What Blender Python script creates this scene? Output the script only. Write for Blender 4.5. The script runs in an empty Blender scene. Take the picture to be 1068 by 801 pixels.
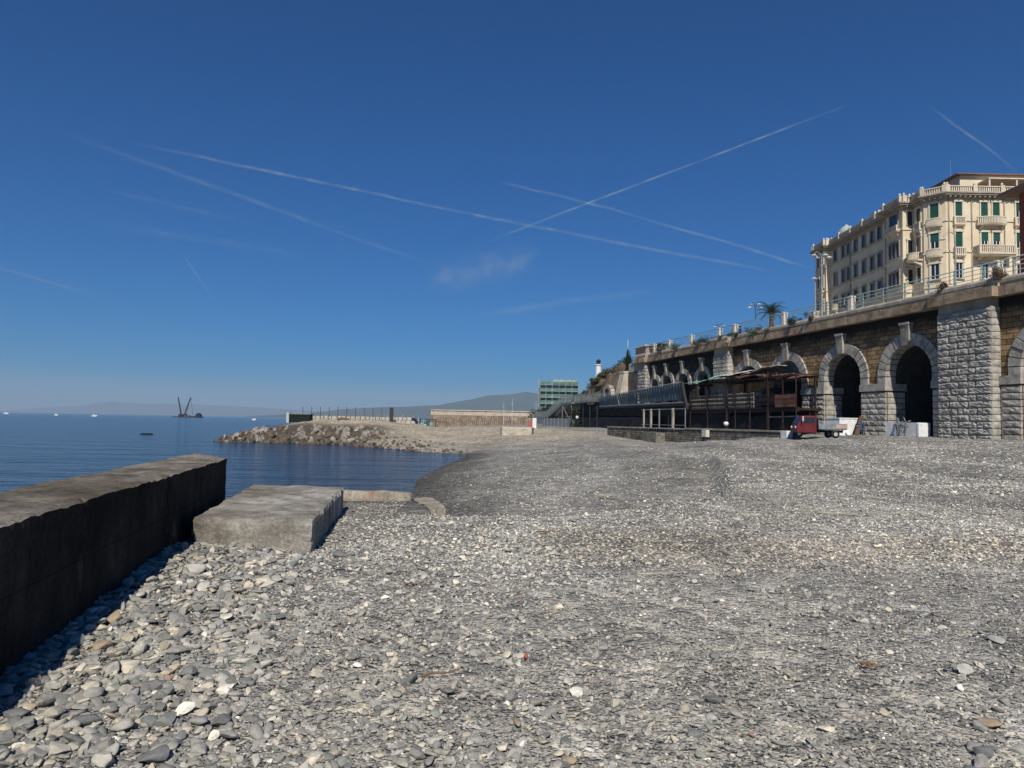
import bpy, bmesh, math, random
import numpy as np
from mathutils import Vector, Matrix, Euler, noise
R = math.radians
random.seed(7); rng = np.random.default_rng(7)
SC = bpy.context.scene
COL = SC.collection

# ---------------------------------------------------------------- camera
cam = bpy.data.cameras.new('camera'); co = bpy.data.objects.new('camera', cam); COL.objects.link(co)
cam.sensor_width = 36; cam.lens = 36 * 745 / 1068; cam.clip_start = 0.05; cam.clip_end = 80000
co.matrix_world = Matrix.Translation((0, 0, 3.4)) @ Matrix.Rotation(R(93.0), 4, 'X') @ Matrix.Rotation(R(1.05), 4, 'Z')
SC.camera = co
# ---------------------------------------------------------------- view, world, sun
SC.view_settings.view_transform = 'Standard'; SC.view_settings.look = 'None'
SC.view_settings.gamma = 1; SC.view_settings.use_curve_mapping = False
SC.view_settings.exposure = 0.0
SUN_EL = 44.0; SUN_AZ = (-0.05, -1.0)
SKY_STRENGTH = 0.058; SUN_STRENGTH = 4.9
w = bpy.data.worlds.new('World'); SC.world = w; w.use_nodes = True
nt = w.node_tree; nt.nodes.clear()
N = nt.nodes.new; L = nt.links.new
sky = N('ShaderNodeTexSky'); sky.sky_type = 'NISHITA'; sky.sun_disc = False
sky.sun_elevation = R(SUN_EL); sky.sun_rotation = math.atan2(SUN_AZ[0], SUN_AZ[1])
sky.air_density = 1.0; sky.dust_density = 0.15; sky.ozone_density = 7.0; sky.altitude = 0
tc = N('ShaderNodeTexCoord')
def wmath(op, a, b=None, c=None, clamp=False):
    n = N('ShaderNodeMath'); n.operation = op; n.use_clamp = clamp
    for i, v in enumerate((a, b, c)):
        if v is None: continue
        if isinstance(v, (int, float)): n.inputs[i].default_value = v
        else: L(v, n.inputs[i])
    return n.outputs[0]
def wdot(vec):
    n = N('ShaderNodeVectorMath'); n.operation = 'DOT_PRODUCT'; L(tc.outputs['Generated'], n.inputs[0]); n.inputs[1].default_value = vec
    return n.outputs['Value']
ns = N('ShaderNodeTexNoise'); ns.inputs['Scale'].default_value = 9; ns.inputs['Detail'].default_value = 5; L(tc.outputs['Generated'], ns.inputs['Vector'])
ns2 = N('ShaderNodeTexNoise'); ns2.inputs['Scale'].default_value = 45; ns2.inputs['Detail'].default_value = 4; L(tc.outputs['Generated'], ns2.inputs['Vector'])
# aircraft trails and one wisp, as great-circle arcs: (plane normal, middle, cos of half length, half width, opacity)
TRAILS = [
((-0.1847, 0.266, -0.9461), (-0.2244, 0.9258, 0.3041), 0.968, 0.00215, 0.5),
((-0.1665, 0.2673, -0.9491), (0.1383, 0.9594, 0.2459), 0.977, 0.00242, 0.45),
((0.3641, 0.2425, -0.8992), (0.1759, 0.9302, 0.3221), 0.967, 0.00148, 0.6),
((-0.2126, 0.31, -0.9267), (0.0666, 0.9507, 0.3028), 0.9955, 0.00201, 0.4),
((-0.2561, 0.3125, -0.9147), (0.2605, 0.9336, 0.246), 0.988, 0.00201, 0.5),
((-0.3209, 0.1667, -0.9323), (-0.3219, 0.9066, 0.2729), 0.97286, 0.00336, 0.22),
((-0.2659, 0.0036, -0.964), (-0.5544, 0.8175, 0.156), 0.99824, 0.00215, 0.3),
((-0.7804, -0.2345, -0.5797), (-0.3974, 0.9017, 0.1702), 0.99902, 0.00174, 0.3),
((-0.486, 0.586, -0.6484), (0.5154, 0.7914, 0.3289), 0.99812, 0.00161, 0.4),
((0.1495, 0.1529, -0.9769), (0.0643, 0.9844, 0.1639), 0.99027, 0.006, 0.2),
((0.2621, 0.2132, -0.9412), (-0.0446, 0.9769, 0.2089), 0.99637, 0.022, 0.34),
((-0.129, 0.1853, -0.9742), (-0.3881, 0.8946, 0.2215), 0.99113, 0.00537, 0.1),
((-0.2055, 0.1867, -0.9607), (-0.4192, 0.8702, 0.2588), 0.99628, 0.00403, 0.1)]
tot = None
wob = wmath('MULTIPLY', wmath('SUBTRACT', ns.outputs['Fac'], 0.5), 0.010)
for n_, m_, ch, wd, op in TRAILS:
    d = wmath('ABSOLUTE', wmath('ADD', wdot(n_), wob if wd > .0016 else wmath('MULTIPLY', wob, .3)))
    a = wmath('SUBTRACT', 1.0, wmath('DIVIDE', d, wd * 1.7), clamp=True)
    a = wmath('MULTIPLY', a, a)
    k = wmath('DIVIDE', wmath('SUBTRACT', wdot(m_), ch), (1 - ch) * 0.8, clamp=True)
    o = wmath('MULTIPLY', wmath('MULTIPLY', a, k), wmath('MULTIPLY', wmath('POWER', ns2.outputs['Fac'], 2.0), op * 2.9))
    tot = o if tot is None else wmath('ADD', tot, o)
tot = wmath('MINIMUM', tot, 0.9)
hs = N('ShaderNodeHueSaturation'); hs.inputs['Hue'].default_value = 0.502; hs.inputs['Saturation'].default_value = 1.8; hs.inputs['Value'].default_value = 1.0
ti = N('ShaderNodeMix'); ti.data_type = 'RGBA'; ti.blend_type = 'MULTIPLY'; ti.inputs['Factor'].default_value = 1; L(sky.outputs[0], ti.inputs['A']); ti.inputs['B'].default_value = (.80, .93, 1.14, 1)
L(ti.outputs['Result'], hs.inputs['Color'])
mx = N('ShaderNodeMix'); mx.data_type = 'RGBA'; L(tot, mx.inputs['Factor']); L(hs.outputs[0], mx.inputs['A']); mx.inputs['B'].default_value = (4.6, 5.8, 7.2, 1)
bg = N('ShaderNodeBackground'); bg.inputs[1].default_value = SKY_STRENGTH; L(mx.outputs['Result'], bg.inputs[0])
wo = N('ShaderNodeOutputWorld'); L(bg.outputs[0], wo.inputs[0])
sl = bpy.data.lights.new('sun', 'SUN'); sl.energy = SUN_STRENGTH; sl.angle = R(0.53); sl.color = (1.0, 0.94, 0.85)
so = bpy.data.objects.new('sun', sl); COL.objects.link(so)
sd = Vector((SUN_AZ[0], SUN_AZ[1], 0)).normalized() * math.cos(R(SUN_EL)) + Vector((0, 0, math.sin(R(SUN_EL))))
so.rotation_euler = sd.to_track_quat('Z', 'Y').to_euler()

# ---------------------------------------------------------------- materials
def mat(name, c1, c2=None, scale=3.0, rough=0.85, bump=0.0, bscale=None, metal=0.0, detail=6, c3=None, stretch=None, spec=0.3):
    m = bpy.data.materials.new(name); m.use_nodes = True
    t = m.node_tree; b = t.nodes['Principled BSDF']
    b.inputs['Roughness'].default_value = rough; b.inputs['Metallic'].default_value = metal
    b.inputs['Specular IOR Level'].default_value = spec
    if c2 is None: b.inputs['Base Color'].default_value = (*c1, 1); 
    tcn = t.nodes.new('ShaderNodeTexCoord'); mp = t.nodes.new('ShaderNodeMapping'); t.links.new(tcn.outputs['Object'], mp.inputs[0])
    if stretch: mp.inputs['Scale'].default_value = stretch
    if c2 is not None:
        n = t.nodes.new('ShaderNodeTexNoise'); n.inputs['Scale'].default_value = scale; n.inputs['Detail'].default_value = detail; n.inputs['Roughness'].default_value = .65
        t.links.new(mp.outputs[0], n.inputs['Vector'])
        r = t.nodes.new('ShaderNodeValToRGB'); r.color_ramp.elements[0].position = .34; r.color_ramp.elements[1].position = .66
        r.color_ramp.elements[0].color = (*c1, 1); r.color_ramp.elements[1].color = (*c2, 1)
        if c3 is not None:
            e = r.color_ramp.elements.new(.5); e.color = (*c3, 1)
        t.links.new(n.outputs['Fac'], r.inputs[0]); t.links.new(r.outputs[0], b.inputs['Base Color'])
    if bump:
        n2 = t.nodes.new('ShaderNodeTexNoise'); n2.inputs['Scale'].default_value = bscale or scale * 4; n2.inputs['Detail'].default_value = 8
        t.links.new(mp.outputs[0], n2.inputs['Vector'])
        bp = t.nodes.new('ShaderNodeBump'); bp.inputs['Distance'].default_value = bump; bp.inputs['Strength'].default_value = .9
        t.links.new(n2.outputs['Fac'], bp.inputs['Height']); t.links.new(bp.outputs[0], b.inputs['Normal'])
    return m
M = {}
M['conc'] = mat('old_concrete', (.10, .09, .075), (.26, .24, .20), 2.2, .95, .02, 14, c3=(.17, .155, .125))
M['conc_pale'] = mat('pale_concrete', (.30, .26, .19), (.5, .46, .38), 3, .95, .015, 14)
M['white'] = mat('white_paint', (.6, .6, .58), (.8, .8, .78), 3, .6)
M['graystone'] = mat('grey_limestone', (.23, .213, .178), (.49, .46, .395), 1.6, .95, .05, 7, c3=(.36, .335, .285))
M['darkstone'] = mat('sooty_stone', (.05, .047, .04), (.14, .13, .11), 1.0, .95, .04, 6)
M['curb'] = mat('coping_stone', (.22, .19, .15), (.44, .40, .33), 1.2, .95, .02, 8)
M['slab'] = mat('cornice_sandstone', (.16, .10, .05), (.42, .33, .22), .9, .95, .03, 8, c3=(.30, .23, .15))
M['pillar'] = mat('pillar_stone', (.5, .46, .38), (.66, .62, .53), 3, .9, .01)
M['rail'] = mat('aqua_rail_paint', (.20, .29, .29), (.30, .40, .39), 4, .5)
M['cream'] = mat('cream_render', (.58, .48, .325), (.74, .635, .455), .25, .9, .004, 20)
M['trim'] = mat('pale_trim', (.52, .45, .33), (.66, .59, .46), 1, .9)
M['trimdark'] = mat('weathered_and_shaded_trim', (.24, .20, .155), (.42, .37, .29), 1, .9)  # weathered trim; also paints shade on palazzo side windows and pilaster caps
M['shutter'] = mat('green_shutter', (.010, .055, .04), (.016, .085, .062), 5, .5)
M['glass'] = mat('dark_glass', (.015, .02, .025), rough=.12, spec=.6)
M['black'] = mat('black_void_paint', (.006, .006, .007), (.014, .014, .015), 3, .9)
M['tarp'] = mat('dark_tarpaulin', (.003, .004, .005), (.008, .010, .013), 1.2, .8, .02, 5)
M['tarpgreen'] = mat('green_tarpaulin', (.003, .007, .006), (.008, .015, .012), 1.2, .8, .02, 5)
M['rust'] = mat('rusted_steel', (.012, .008, .007), (.045, .021, .015), 6, .9, .004)
M['rustsheet'] = mat('rusted_sheet', (.07, .028, .02), (.19, .09, .06), 1.5, .85)
M['greensheet'] = mat('green_plastic_sheet', (.12, .30, .20), (.30, .42, .34), 1.5, .6)
M['greysheet'] = mat('pale_sheet', (.32, .32, .31), (.6, .6, .58), 1.5, .6)
M['bluepanel'] = mat('blue_grey_panel', (.035, .065, .085), (.11, .155, .18), 1.2, .85, stretch=(6, 6, .5))
M['ochre'] = mat('ochre_boards', (.30, .17, .06), (.42, .26, .10), 1.5, .85)
M['pinkish'] = mat('pinkish_boards', (.34, .24, .18), (.50, .38, .30), 1.5, .85)
M['steel'] = mat('galvanised_steel', (.16, .18, .18), (.30, .32, .32), 4, .5, metal=.2)
M['darksteel'] = mat('dark_steel', (.02, .022, .025), (.05, .05, .055), 4, .6)
M['red'] = mat('red_car_paint', (.085, .006, .008), (.14, .009, .012), 2, .5, spec=.5)
M['rubber'] = mat('tyre_rubber', (.012, .012, .012), (.025, .025, .025), 8, .85)
M['blue'] = mat('blue_cloth', (.03, .06, .14), (.06, .10, .2), 5, .8)
M['darkblue'] = mat('dark_blue_cloth', (.01, .02, .08), (.02, .03, .12), 5, .8)
M['skin'] = mat('skin', (.42, .24, .16), rough=.6)
M['wood'] = mat('weathered_wood', (.12, .07, .04), (.24, .15, .09), 8, .9, .004, stretch=(1, 1, 6))
M['greenpaint'] = mat('green_netting', (.05, .14, .11), (.12, .24, .19), .5, .8)
M['palegreen'] = mat('pale_green_sheet', (.26, .32, .27), (.40, .44, .38), .5, .8)
M['roof'] = mat('brown_roof', (.14, .09, .07), (.24, .17, .14), 2, .85)
M['redwall'] = mat('brick_red_render', (.22, .06, .04), (.30, .09, .06), 1, .9)
M['rockA'] = mat('grey_boulder', (.12, .11, .10), (.36, .33, .28), 1.3, .95, .06, 5, c3=(.22, .20, .17))
M['rockB'] = mat('brown_boulder', (.05, .04, .03), (.18, .14, .10), 1.3, .95, .06, 5, c3=(.11, .085, .062))
M['rockC'] = mat('pale_boulder', (.17, .155, .13), (.36, .335, .285), 1.3, .95, .05, 5)
M['rockW'] = mat('wet_boulder', (.015, .014, .012), (.05, .045, .038), 1.3, .45, .04, 5)
M['brown'] = mat('brown_boulder', (.16, .09, .05), (.28, .17, .10), 1.3, .95, .04, 5)
M['yellow'] = mat('ochre_paint', (.45, .25, .08), (.6, .38, .15), 3, .6)
M['sand'] = mat('beige_stone', (.36, .31, .24), (.52, .47, .38), .8, .95, .03, 6)
M['cliffbrown'] = mat('cliff_rock', (.045, .038, .025), (.21, .15, .11), .55, .95, .5, 1.5, c3=(.10, .075, .05))
M['trunk'] = mat('palm_trunk', (.08, .06, .04), (.16, .12, .08), 4, .95, .02)
M['redcloth'] = mat('faded_red_cloth', (.30, .05, .04), (.42, .10, .08), 4, .8)

def leafmat(name, a, b):
    m = bpy.data.materials.new(name); m.use_nodes = True; t = m.node_tree; bs = t.nodes['Principled BSDF']
    g = t.nodes.new('ShaderNodeNewGeometry'); r = t.nodes.new('ShaderNodeValToRGB')
    r.color_ramp.elements[0].color = (*a, 1); r.color_ramp.elements[1].color = (*b, 1)
    t.links.new(g.outputs['Random Per Island'], r.inputs[0]); t.links.new(r.outputs[0], bs.inputs['Base Color'])
    bs.inputs['Roughness'].default_value = .6; bs.inputs['Specular IOR Level'].default_value = .25
    return m
M['leaf'] = leafmat('green_leaf', (.02, .04, .012), (.07, .10, .03))
M['leafdark'] = leafmat('dark_leaf', (.010, .022, .010), (.03, .05, .02))
M['leafdry'] = leafmat('dry_leaf', (.06, .04, .02), (.16, .11, .06))
M['palmleaf'] = leafmat('palm_leaf', (.02, .035, .018), (.06, .085, .045))

# brick-like golden wall: courses in local (x, z)
def coursed(name, c1, c2, mortar, w_, h_, cornice_shade=.0):
    m = bpy.data.materials.new(name); m.use_nodes = True; t = m.node_tree; b = t.nodes['Principled BSDF']
    b.inputs['Roughness'].default_value = .95; b.inputs['Specular IOR Level'].default_value = .15
    tcn = t.nodes.new('ShaderNodeTexCoord'); sp = t.nodes.new('ShaderNodeSeparateXYZ'); cb = t.nodes.new('ShaderNodeCombineXYZ')
    t.links.new(tcn.outputs['Object'], sp.inputs[0])
    t.links.new(sp.outputs['X'], cb.inputs['X']); t.links.new(sp.outputs['Z'], cb.inputs['Y'])
    br = t.nodes.new('ShaderNodeTexBrick'); t.links.new(cb.outputs[0], br.inputs['Vector'])
    br.inputs['Scale'].default_value = 1; br.inputs['Brick Width'].default_value = w_; br.inputs['Row Height'].default_value = h_
    br.inputs['Mortar Size'].default_value = .025; br.inputs['Mortar Smooth'].default_value = .3; br.inputs['Bias'].default_value = -.1
    br.inputs['Color1'].default_value = (*c1, 1); br.inputs['Color2'].default_value = (*c2, 1); br.inputs['Mortar'].default_value = (*mortar, 1)
    n = t.nodes.new('ShaderNodeTexNoise'); n.inputs['Scale'].default_value = .9; n.inputs['Detail'].default_value = 9; n.inputs['Roughness'].default_value = .7
    t.links.new(tcn.outputs['Object'], n.inputs['Vector'])
    r = t.nodes.new('ShaderNodeValToRGB'); r.color_ramp.elements[0].position = .35; r.color_ramp.elements[0].color = (.35, .33, .32, 1)
    r.color_ramp.elements[1].position = .62; r.color_ramp.elements[1].color = (1.15, 1.1, 1.05, 1)
    t.links.new(n.outputs['Fac'], r.inputs[0])
    mm = t.nodes.new('ShaderNodeMix'); mm.data_type = 'RGBA'; mm.blend_type = 'MULTIPLY'; mm.inputs['Factor'].default_value = .85
    t.links.new(br.outputs['Color'], mm.inputs['A']); t.links.new(r.outputs[0], mm.inputs['B']); t.links.new(mm.outputs['Result'], b.inputs['Base Color'])
    if cornice_shade:  # cornice shadow painted into the wall colour as a ragged dark band
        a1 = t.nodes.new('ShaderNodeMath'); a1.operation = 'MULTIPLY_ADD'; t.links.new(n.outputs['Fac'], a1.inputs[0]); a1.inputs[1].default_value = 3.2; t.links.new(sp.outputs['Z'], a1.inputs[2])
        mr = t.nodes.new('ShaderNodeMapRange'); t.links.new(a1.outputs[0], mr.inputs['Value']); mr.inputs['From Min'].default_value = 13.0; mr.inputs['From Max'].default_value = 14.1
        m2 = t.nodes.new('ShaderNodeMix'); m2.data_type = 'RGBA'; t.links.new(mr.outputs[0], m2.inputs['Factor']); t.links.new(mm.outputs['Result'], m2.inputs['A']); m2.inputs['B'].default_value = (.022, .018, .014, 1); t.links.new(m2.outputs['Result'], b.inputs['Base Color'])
    n2 = t.nodes.new('ShaderNodeTexNoise'); n2.inputs['Scale'].default_value = 7; n2.inputs['Detail'].default_value = 8; t.links.new(tcn.outputs['Object'], n2.inputs['Vector'])
    ma = t.nodes.new('ShaderNodeMath'); ma.operation = 'MULTIPLY_ADD'; t.links.new(br.outputs['Fac'], ma.inputs[0]); ma.inputs[1].default_value = -.8; t.links.new(n2.outputs['Fac'], ma.inputs[2])
    bp = t.nodes.new('ShaderNodeBump'); bp.inputs['Distance'].default_value = .06; t.links.new(ma.outputs[0], bp.inputs['Height']); t.links.new(bp.outputs[0], b.inputs['Normal'])
    return m
M['golden'] = coursed('golden_coursed_stone', (.46, .32, .165), (.19, .125, .07), (.045, .035, .025), 1.05, .40, cornice_shade=1)
M['sooty'] = coursed('sooty_coursed_stone', (.10, .08, .055), (.05, .042, .03), (.015, .012, .01), 1.05, .40, cornice_shade=1)
M['rubble'] = coursed('rubble_low_wall', (.34, .31, .25), (.15, .135, .11), (.06, .05, .04), .42, .22)
M['vaultdark'] = mat('dark_vault', (.018, .016, .014), (.05, .045, .038), 1.0, .95, .03, 6)  # very dark stone lining the arch interiors
M['blockwork'] = coursed('pale_blockwork', (.50, .47, .40), (.30, .28, .24), (.04, .04, .04), .9, .5)

# ---------------------------------------------------------------- mesh builder
class MB:
    def __init__(s): s.v = []; s.f = []
    def add(s, vs, fs):
        k = len(s.v); s.v += [tuple(v) for v in vs]; s.f += [tuple(i + k for i in f) for f in fs]; return s
    def box(s, x0, x1, y0, y1, z0, z1, tf=None):
        vs = [(x, y, z) for z in (z0, z1) for y in (y0, y1) for x in (x0, x1)]
        if tf: vs = [tf(*v) for v in vs]
        return s.add(vs, [(0, 2, 3, 1), (4, 5, 7, 6), (0, 1, 5, 4), (2, 6, 7, 3), (0, 4, 6, 2), (1, 3, 7, 5)])
    def hexa(s, vs): return s.add(vs, [(0, 2, 3, 1), (4, 5, 7, 6), (0, 1, 5, 4), (2, 6, 7, 3), (0, 4, 6, 2), (1, 3, 7, 5)])
    def tube(s, pts, r, n=8, r2=None, caps=True):
        pts = [Vector(p) for p in pts]; rings = []
        for i, p in enumerate(pts):
            d = (pts[min(i + 1, len(pts) - 1)] - pts[max(i - 1, 0)]).normalized()
            a = d.cross(Vector((0, 0, 1)) if abs(d.z) < .95 else Vector((1, 0, 0))).normalized(); b = d.cross(a)
            rr = r if r2 is None else r + (r2 - r) * i / max(1, len(pts) - 1)
            rings.append([p + (a * math.cos(t) + b * math.sin(t)) * rr for t in [2 * math.pi * k / n for k in range(n)]])
        k0 = len(s.v)
        for rg in rings: s.v += [tuple(q) for q in rg]
        for i in range(len(rings) - 1):
            for k in range(n):
                s.f.append((k0 + i * n + k, k0 + i * n + (k + 1) % n, k0 + (i + 1) * n + (k + 1) % n, k0 + (i + 1) * n + k))
        if caps:
            s.f.append(tuple(k0 + k for k in range(n))[::-1]); s.f.append(tuple(k0 + (len(rings) - 1) * n + k for k in range(n)))
        return s
    def lathe(s, prof, n=12, c=(0, 0, 0)):
        k0 = len(s.v)
        for r, z in prof:
            for k in range(n):
                t = 2 * math.pi * k / n; s.v.append((c[0] + r * math.cos(t), c[1] + r * math.sin(t), c[2] + z))
        for i in range(len(prof) - 1):
            for k in range(n): s.f.append((k0 + i * n + k, k0 + i * n + (k + 1) % n, k0 + (i + 1) * n + (k + 1) % n, k0 + (i + 1) * n + k))
        s.f.append(tuple(k0 + k for k in range(n))[::-1]); s.f.append(tuple(k0 + (len(prof) - 1) * n + k for k in range(n)))
        return s
    def prism(s, poly, z0, z1):
        n = len(poly); k = len(s.v)
        s.v += [(p[0], p[1], z0) for p in poly] + [(p[0], p[1], z1) for p in poly]
        for i in range(n): s.f.append((k + i, k + (i + 1) % n, k + n + (i + 1) % n, k + n + i))
        s.f.append(tuple(k + i for i in range(n))[::-1]); s.f.append(tuple(k + n + i for i in range(n)))
        return s
    def rustic(s, x0, x1, z0, z1, y0, y1, bulge=.06, nx=5, nz=3, side=None, g=.03):
        """a rock-faced block whose face looks along +y at y1 (side=-1: looks along -x at x0, block spans y0..y1)"""
        if side is None:
            a0, a1 = x0 + g, x1 - g
            P = lambda a, z, o: (a, y1 + o, z); B = lambda a, z: (a, y0, z)
        else:
            a0, a1 = y0 + g, y1 - g
            P = lambda a, z, o: (x0 - o, a, z); B = lambda a, z: (x1, a, z)
        z0 += g; z1 -= g
        k = len(s.v); seed = random.random() * 99
        for j in range(nz + 1):
            for i in range(nx + 1):
                a = a0 + (a1 - a0) * i / nx; z = z0 + (z1 - z0) * j / nz
                e = 0 if i in (0, nx) or j in (0, nz) else 1
                o = e * bulge * (.85 + .9 * noise.noise(Vector((a * 2.2, z * 5, seed))) + .9 * noise.noise(Vector((a * 7, z * 11, seed + 5)))) + e * random.uniform(-.25, .25) * bulge
                s.v.append(P(a, z, o))
        W = nx + 1
        for j in range(nz):
            for i in range(nx):
                s.f.append((k + j * W + i, k + j * W + i + 1, k + (j + 1) * W + i + 1, k + (j + 1) * W + i))
        kb = len(s.v)
        s.v += [B(a0, z0), B(a1, z0), B(a1, z1), B(a0, z1)]
        s.f.append((kb + 1, kb, *[k + i for i in range(nx + 1)]))
        s.f.append((kb + 3, kb + 2, *[k + nz * W + i for i in range(nx, -1, -1)]))
        s.f.append((kb, kb + 3, *[k + j * W for j in range(nz, -1, -1)]))
        s.f.append((kb + 2, kb + 1, *[k + j * W + nx for j in range(nz + 1)]))
        return s
    def build(s, name, m=None, parent=None, smooth=False, loc=None, fix=True):
        me = bpy.data.meshes.new(name); me.from_pydata(s.v, [], s.f); me.validate()
        if fix and len(s.f) < 60000:
            bm = bmesh.new(); bm.from_mesh(me); bmesh.ops.recalc_face_normals(bm, faces=bm.faces); bm.to_mesh(me); bm.free()
        if smooth: me.polygons.foreach_set('use_smooth', [True] * len(me.polygons))
        if m: me.materials.append(M[m] if isinstance(m, str) else m)
        o = bpy.data.objects.new(name, me); COL.objects.link(o)
        if parent: o.parent = parent
        if loc: o.location = loc
        return o
def tag(o, label=None, cat=None, group=None, kind=None):
    if label: o['label'] = label
    if cat: o['category'] = cat
    if group: o['group'] = group
    if kind: o['kind'] = kind
    return o
def thing(name, label, cat, loc=(0, 0, 0), rz=0, group=None):
    o = bpy.data.objects.new(name, None); COL.objects.link(o); o.location = loc; o.rotation_euler = (0, 0, rz)
    return tag(o, label, cat, group)
def dup(root, loc=None, rz=None, label=None, group=None):
    r = root.copy(); COL.objects.link(r)
    if loc is not None: r.location = loc
    if rz is not None: r.rotation_euler = (0, 0, rz)
    if label: r['label'] = label
    if group: r['group'] = group
    for ch in list(root.children):
        c = ch.copy(); COL.objects.link(c); c.parent = r
        for g in list(ch.children):
            d = g.copy(); COL.objects.link(d); d.parent = c
    return r

# frame along the arcade: x = s (away from the camera), y = out (towards the sea), z
AO = Vector((33.2, 60, 0)); AT = Vector((-.2240, .9746, 0)); AN = Vector((-.9746, -.2240, 0)); ARZ = math.atan2(AT.y, AT.x)
def A(s, o, z=0): return AO + AT * s + AN * o + Vector((0, 0, z))

# ---------------------------------------------------------------- terrain
SHORE = [(-60, -40), (-6.2, -6), (-6.2, 9), (-5.6, 13), (-3.4, 15), (-3.2, 20), (-3.8, 26), (-4.5, 33), (-5.3, 41), (-5.1, 52), (-4.4, 62), (-4.2, 70), (-5.8, 74.8), (-9.3, 76.2),
         (-15, 84), (-21.5, 91.5), (-30, 94.8), (-36.3, 94.3), (-39.6, 97), (-39.5, 103), (-35, 112), (-30, 125), (-28, 150), (-27, 214), (-30, 224), (-22, 232), (0, 260), (14, 420), (10, 900), (-300, 2500), (-1500, 7000), (-1500, 9000),
         (9000, 9000), (9000, -200), (-60, -200)]
PX = np.array(SHORE, float)
def sdist(x, y):
    x = np.asarray(x, float); y = np.asarray(y, float)
    best = np.full(x.shape, 1e9); inside = np.zeros(x.shape, bool); n = len(PX)
    for i in range(n):
        a = PX[i]; b = PX[(i + 1) % n]; e = b - a; L2 = e @ e
        t = np.clip(((x - a[0]) * e[0] + (y - a[1]) * e[1]) / L2, 0, 1)
        best = np.minimum(best, np.hypot(x - a[0] - t * e[0], y - a[1] - t * e[1]))
        if a[1] != b[1]:
            c = ((a[1] > y) != (b[1] > y)) & (x < (b[0] - a[0]) * (y - a[1]) / (b[1] - a[1]) + a[0])
            inside ^= c
    return np.where(inside, best, -best)
def ss(a, b, x):
    t = np.clip((x - a) / (b - a), 0, 1); return t * t * (3 - 2 * t)
def vnoise(x, y, sc, seed=0):
    x = x / sc + seed * 17.3; y = y / sc + seed * 7.1
    xi = np.floor(x); yi = np.floor(y); fx = x - xi; fy = y - yi
    fx = fx * fx * (3 - 2 * fx); fy = fy * fy * (3 - 2 * fy)
    def h(i, j): 
        q = np.sin(i * 127.1 + j * 311.7 + seed * 3.3) * 43758.5453; return q - np.floor(q)
    return (h(xi, yi) * (1 - fx) + h(xi + 1, yi) * fx) * (1 - fy) + (h(xi, yi + 1) * (1 - fx) + h(xi + 1, yi + 1) * fx) * fy - .5
def hgt(x, y, fine=True):
    x = np.asarray(x, float); y = np.asarray(y, float)
    d = sdist(x, y)
    z0 = np.where(d > 0, 2.1 * (1 - np.exp(-np.maximum(d, 0) / 13.0)), np.maximum(d * .16, -5))
    # steep riprap shore round the breakwater
    bw = ss(74, 84, y) * (1 - ss(118, 135, y)) * (1 - ss(-20, -9, x))
    zr = np.where(d > 0, (2.5 * (1 - np.exp(-np.maximum(d, 0) / 2.6)) + .6 * ss(5, 9, d)) * (.45 + .55 * ss(-40, -29, x)), np.maximum(d * .4, -5))
    z0 = z0 * (1 - bw) + zr * bw
    z0 = z0 + .35 * ss(75, 100, y) * ss(2, 12, d) * (1 - bw)
    s = (x - AO.x) * AT.x + (y - AO.y) * AT.y; o = (x - AO.x) * AN.x + (y - AO.y) * AN.y
    rise = np.maximum(ss(13, 5, o) * 1.0, ss(6, -4, s) * ss(34, 13, o)) * .75 * (1 - .75 * ss(8, 14, s))
    rise = np.where(y < 25, rise * ss(4, 25, y), rise)
    z0 = z0 + rise
    # foreground storm berm (the level the photographer stands on)
    edge = np.interp(x, [-4, -1.5, -1.2, 1, 3, 5.5, 9, 14], [14.1, 14.1, 11.9, 12.0, 14.2, 18, 30, 60])
    zp = 1.8 - np.maximum(y - edge, 0) * .42
    zp = np.where(x < -6, zp - (-6 - x) * 3, zp)
    k = 7.0
    z = np.log(np.exp(k * np.clip(z0, -6, 6)) + np.exp(k * np.clip(zp, -6, 6))) / k
    z = np.where(z0 > zp + 1.2, z0, np.where(zp > z0 + 1.2, zp, z))
    amp = ss(-.2, 3, d) * (1 - ss(400, 900, y))
    z = z + amp * (vnoise(x, y, 4.5, 1) * .16 + vnoise(x, y, 1.6, 2) * .07)
    rg = d + vnoise(x, y, 9, 12) * 5
    z = z + amp * ss(3, 6, d) * (1 - ss(28, 40, d)) * (.05 * np.sin(rg * 1.35) + .015 * np.sin(rg * 3.1 + vnoise(x, y, 4, 13) * 4)) * ss(5, 11, y)
    if fine: z = z + amp * (vnoise(x, y, .5, 3) * .03)
    # piled cobbles against the pier and the block
    z = z + .05 * ss(-1.2, -3.2, x) * (1 - ss(6.8, 9, y))
    z = z + .10 * ss(2.2, .6, np.hypot((x + 3.0) * .8, (y - 8.5) * .8)) * (y < 40)
    # cut off the ground under the promenade: stays low
    return z
def gz(x, y): return float(hgt(np.array([x]), np.array([y]))[0])
n1, n2 = 620, 760
u = np.linspace(-1, 1, n1); v = np.linspace(-1, 1, n2)
gx = 9.0 * np.sinh(u * 7.2) ; gx = gx / np.abs(gx).max() * 9000
gx = np.sign(u) * (14 * np.sinh(np.abs(u) * 7.0)) ; gx = gx * (9000 / gx.max())
gx = np.sort(np.concatenate([np.linspace(-46, 46, 420), -46 - np.geomspace(.5, 8900, 100) , 46 + np.geomspace(.5, 8900, 100)]))
gy = np.sort(np.concatenate([np.linspace(-12, 16, 200), 16.2 + np.linspace(0, 110, 420), 126.6 + np.geomspace(.5, 8800, 120), -12.2 - np.geomspace(.5, 180, 20)]))
GX, GY = np.meshgrid(gx, gy); GZ = hgt(GX, GY)
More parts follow.
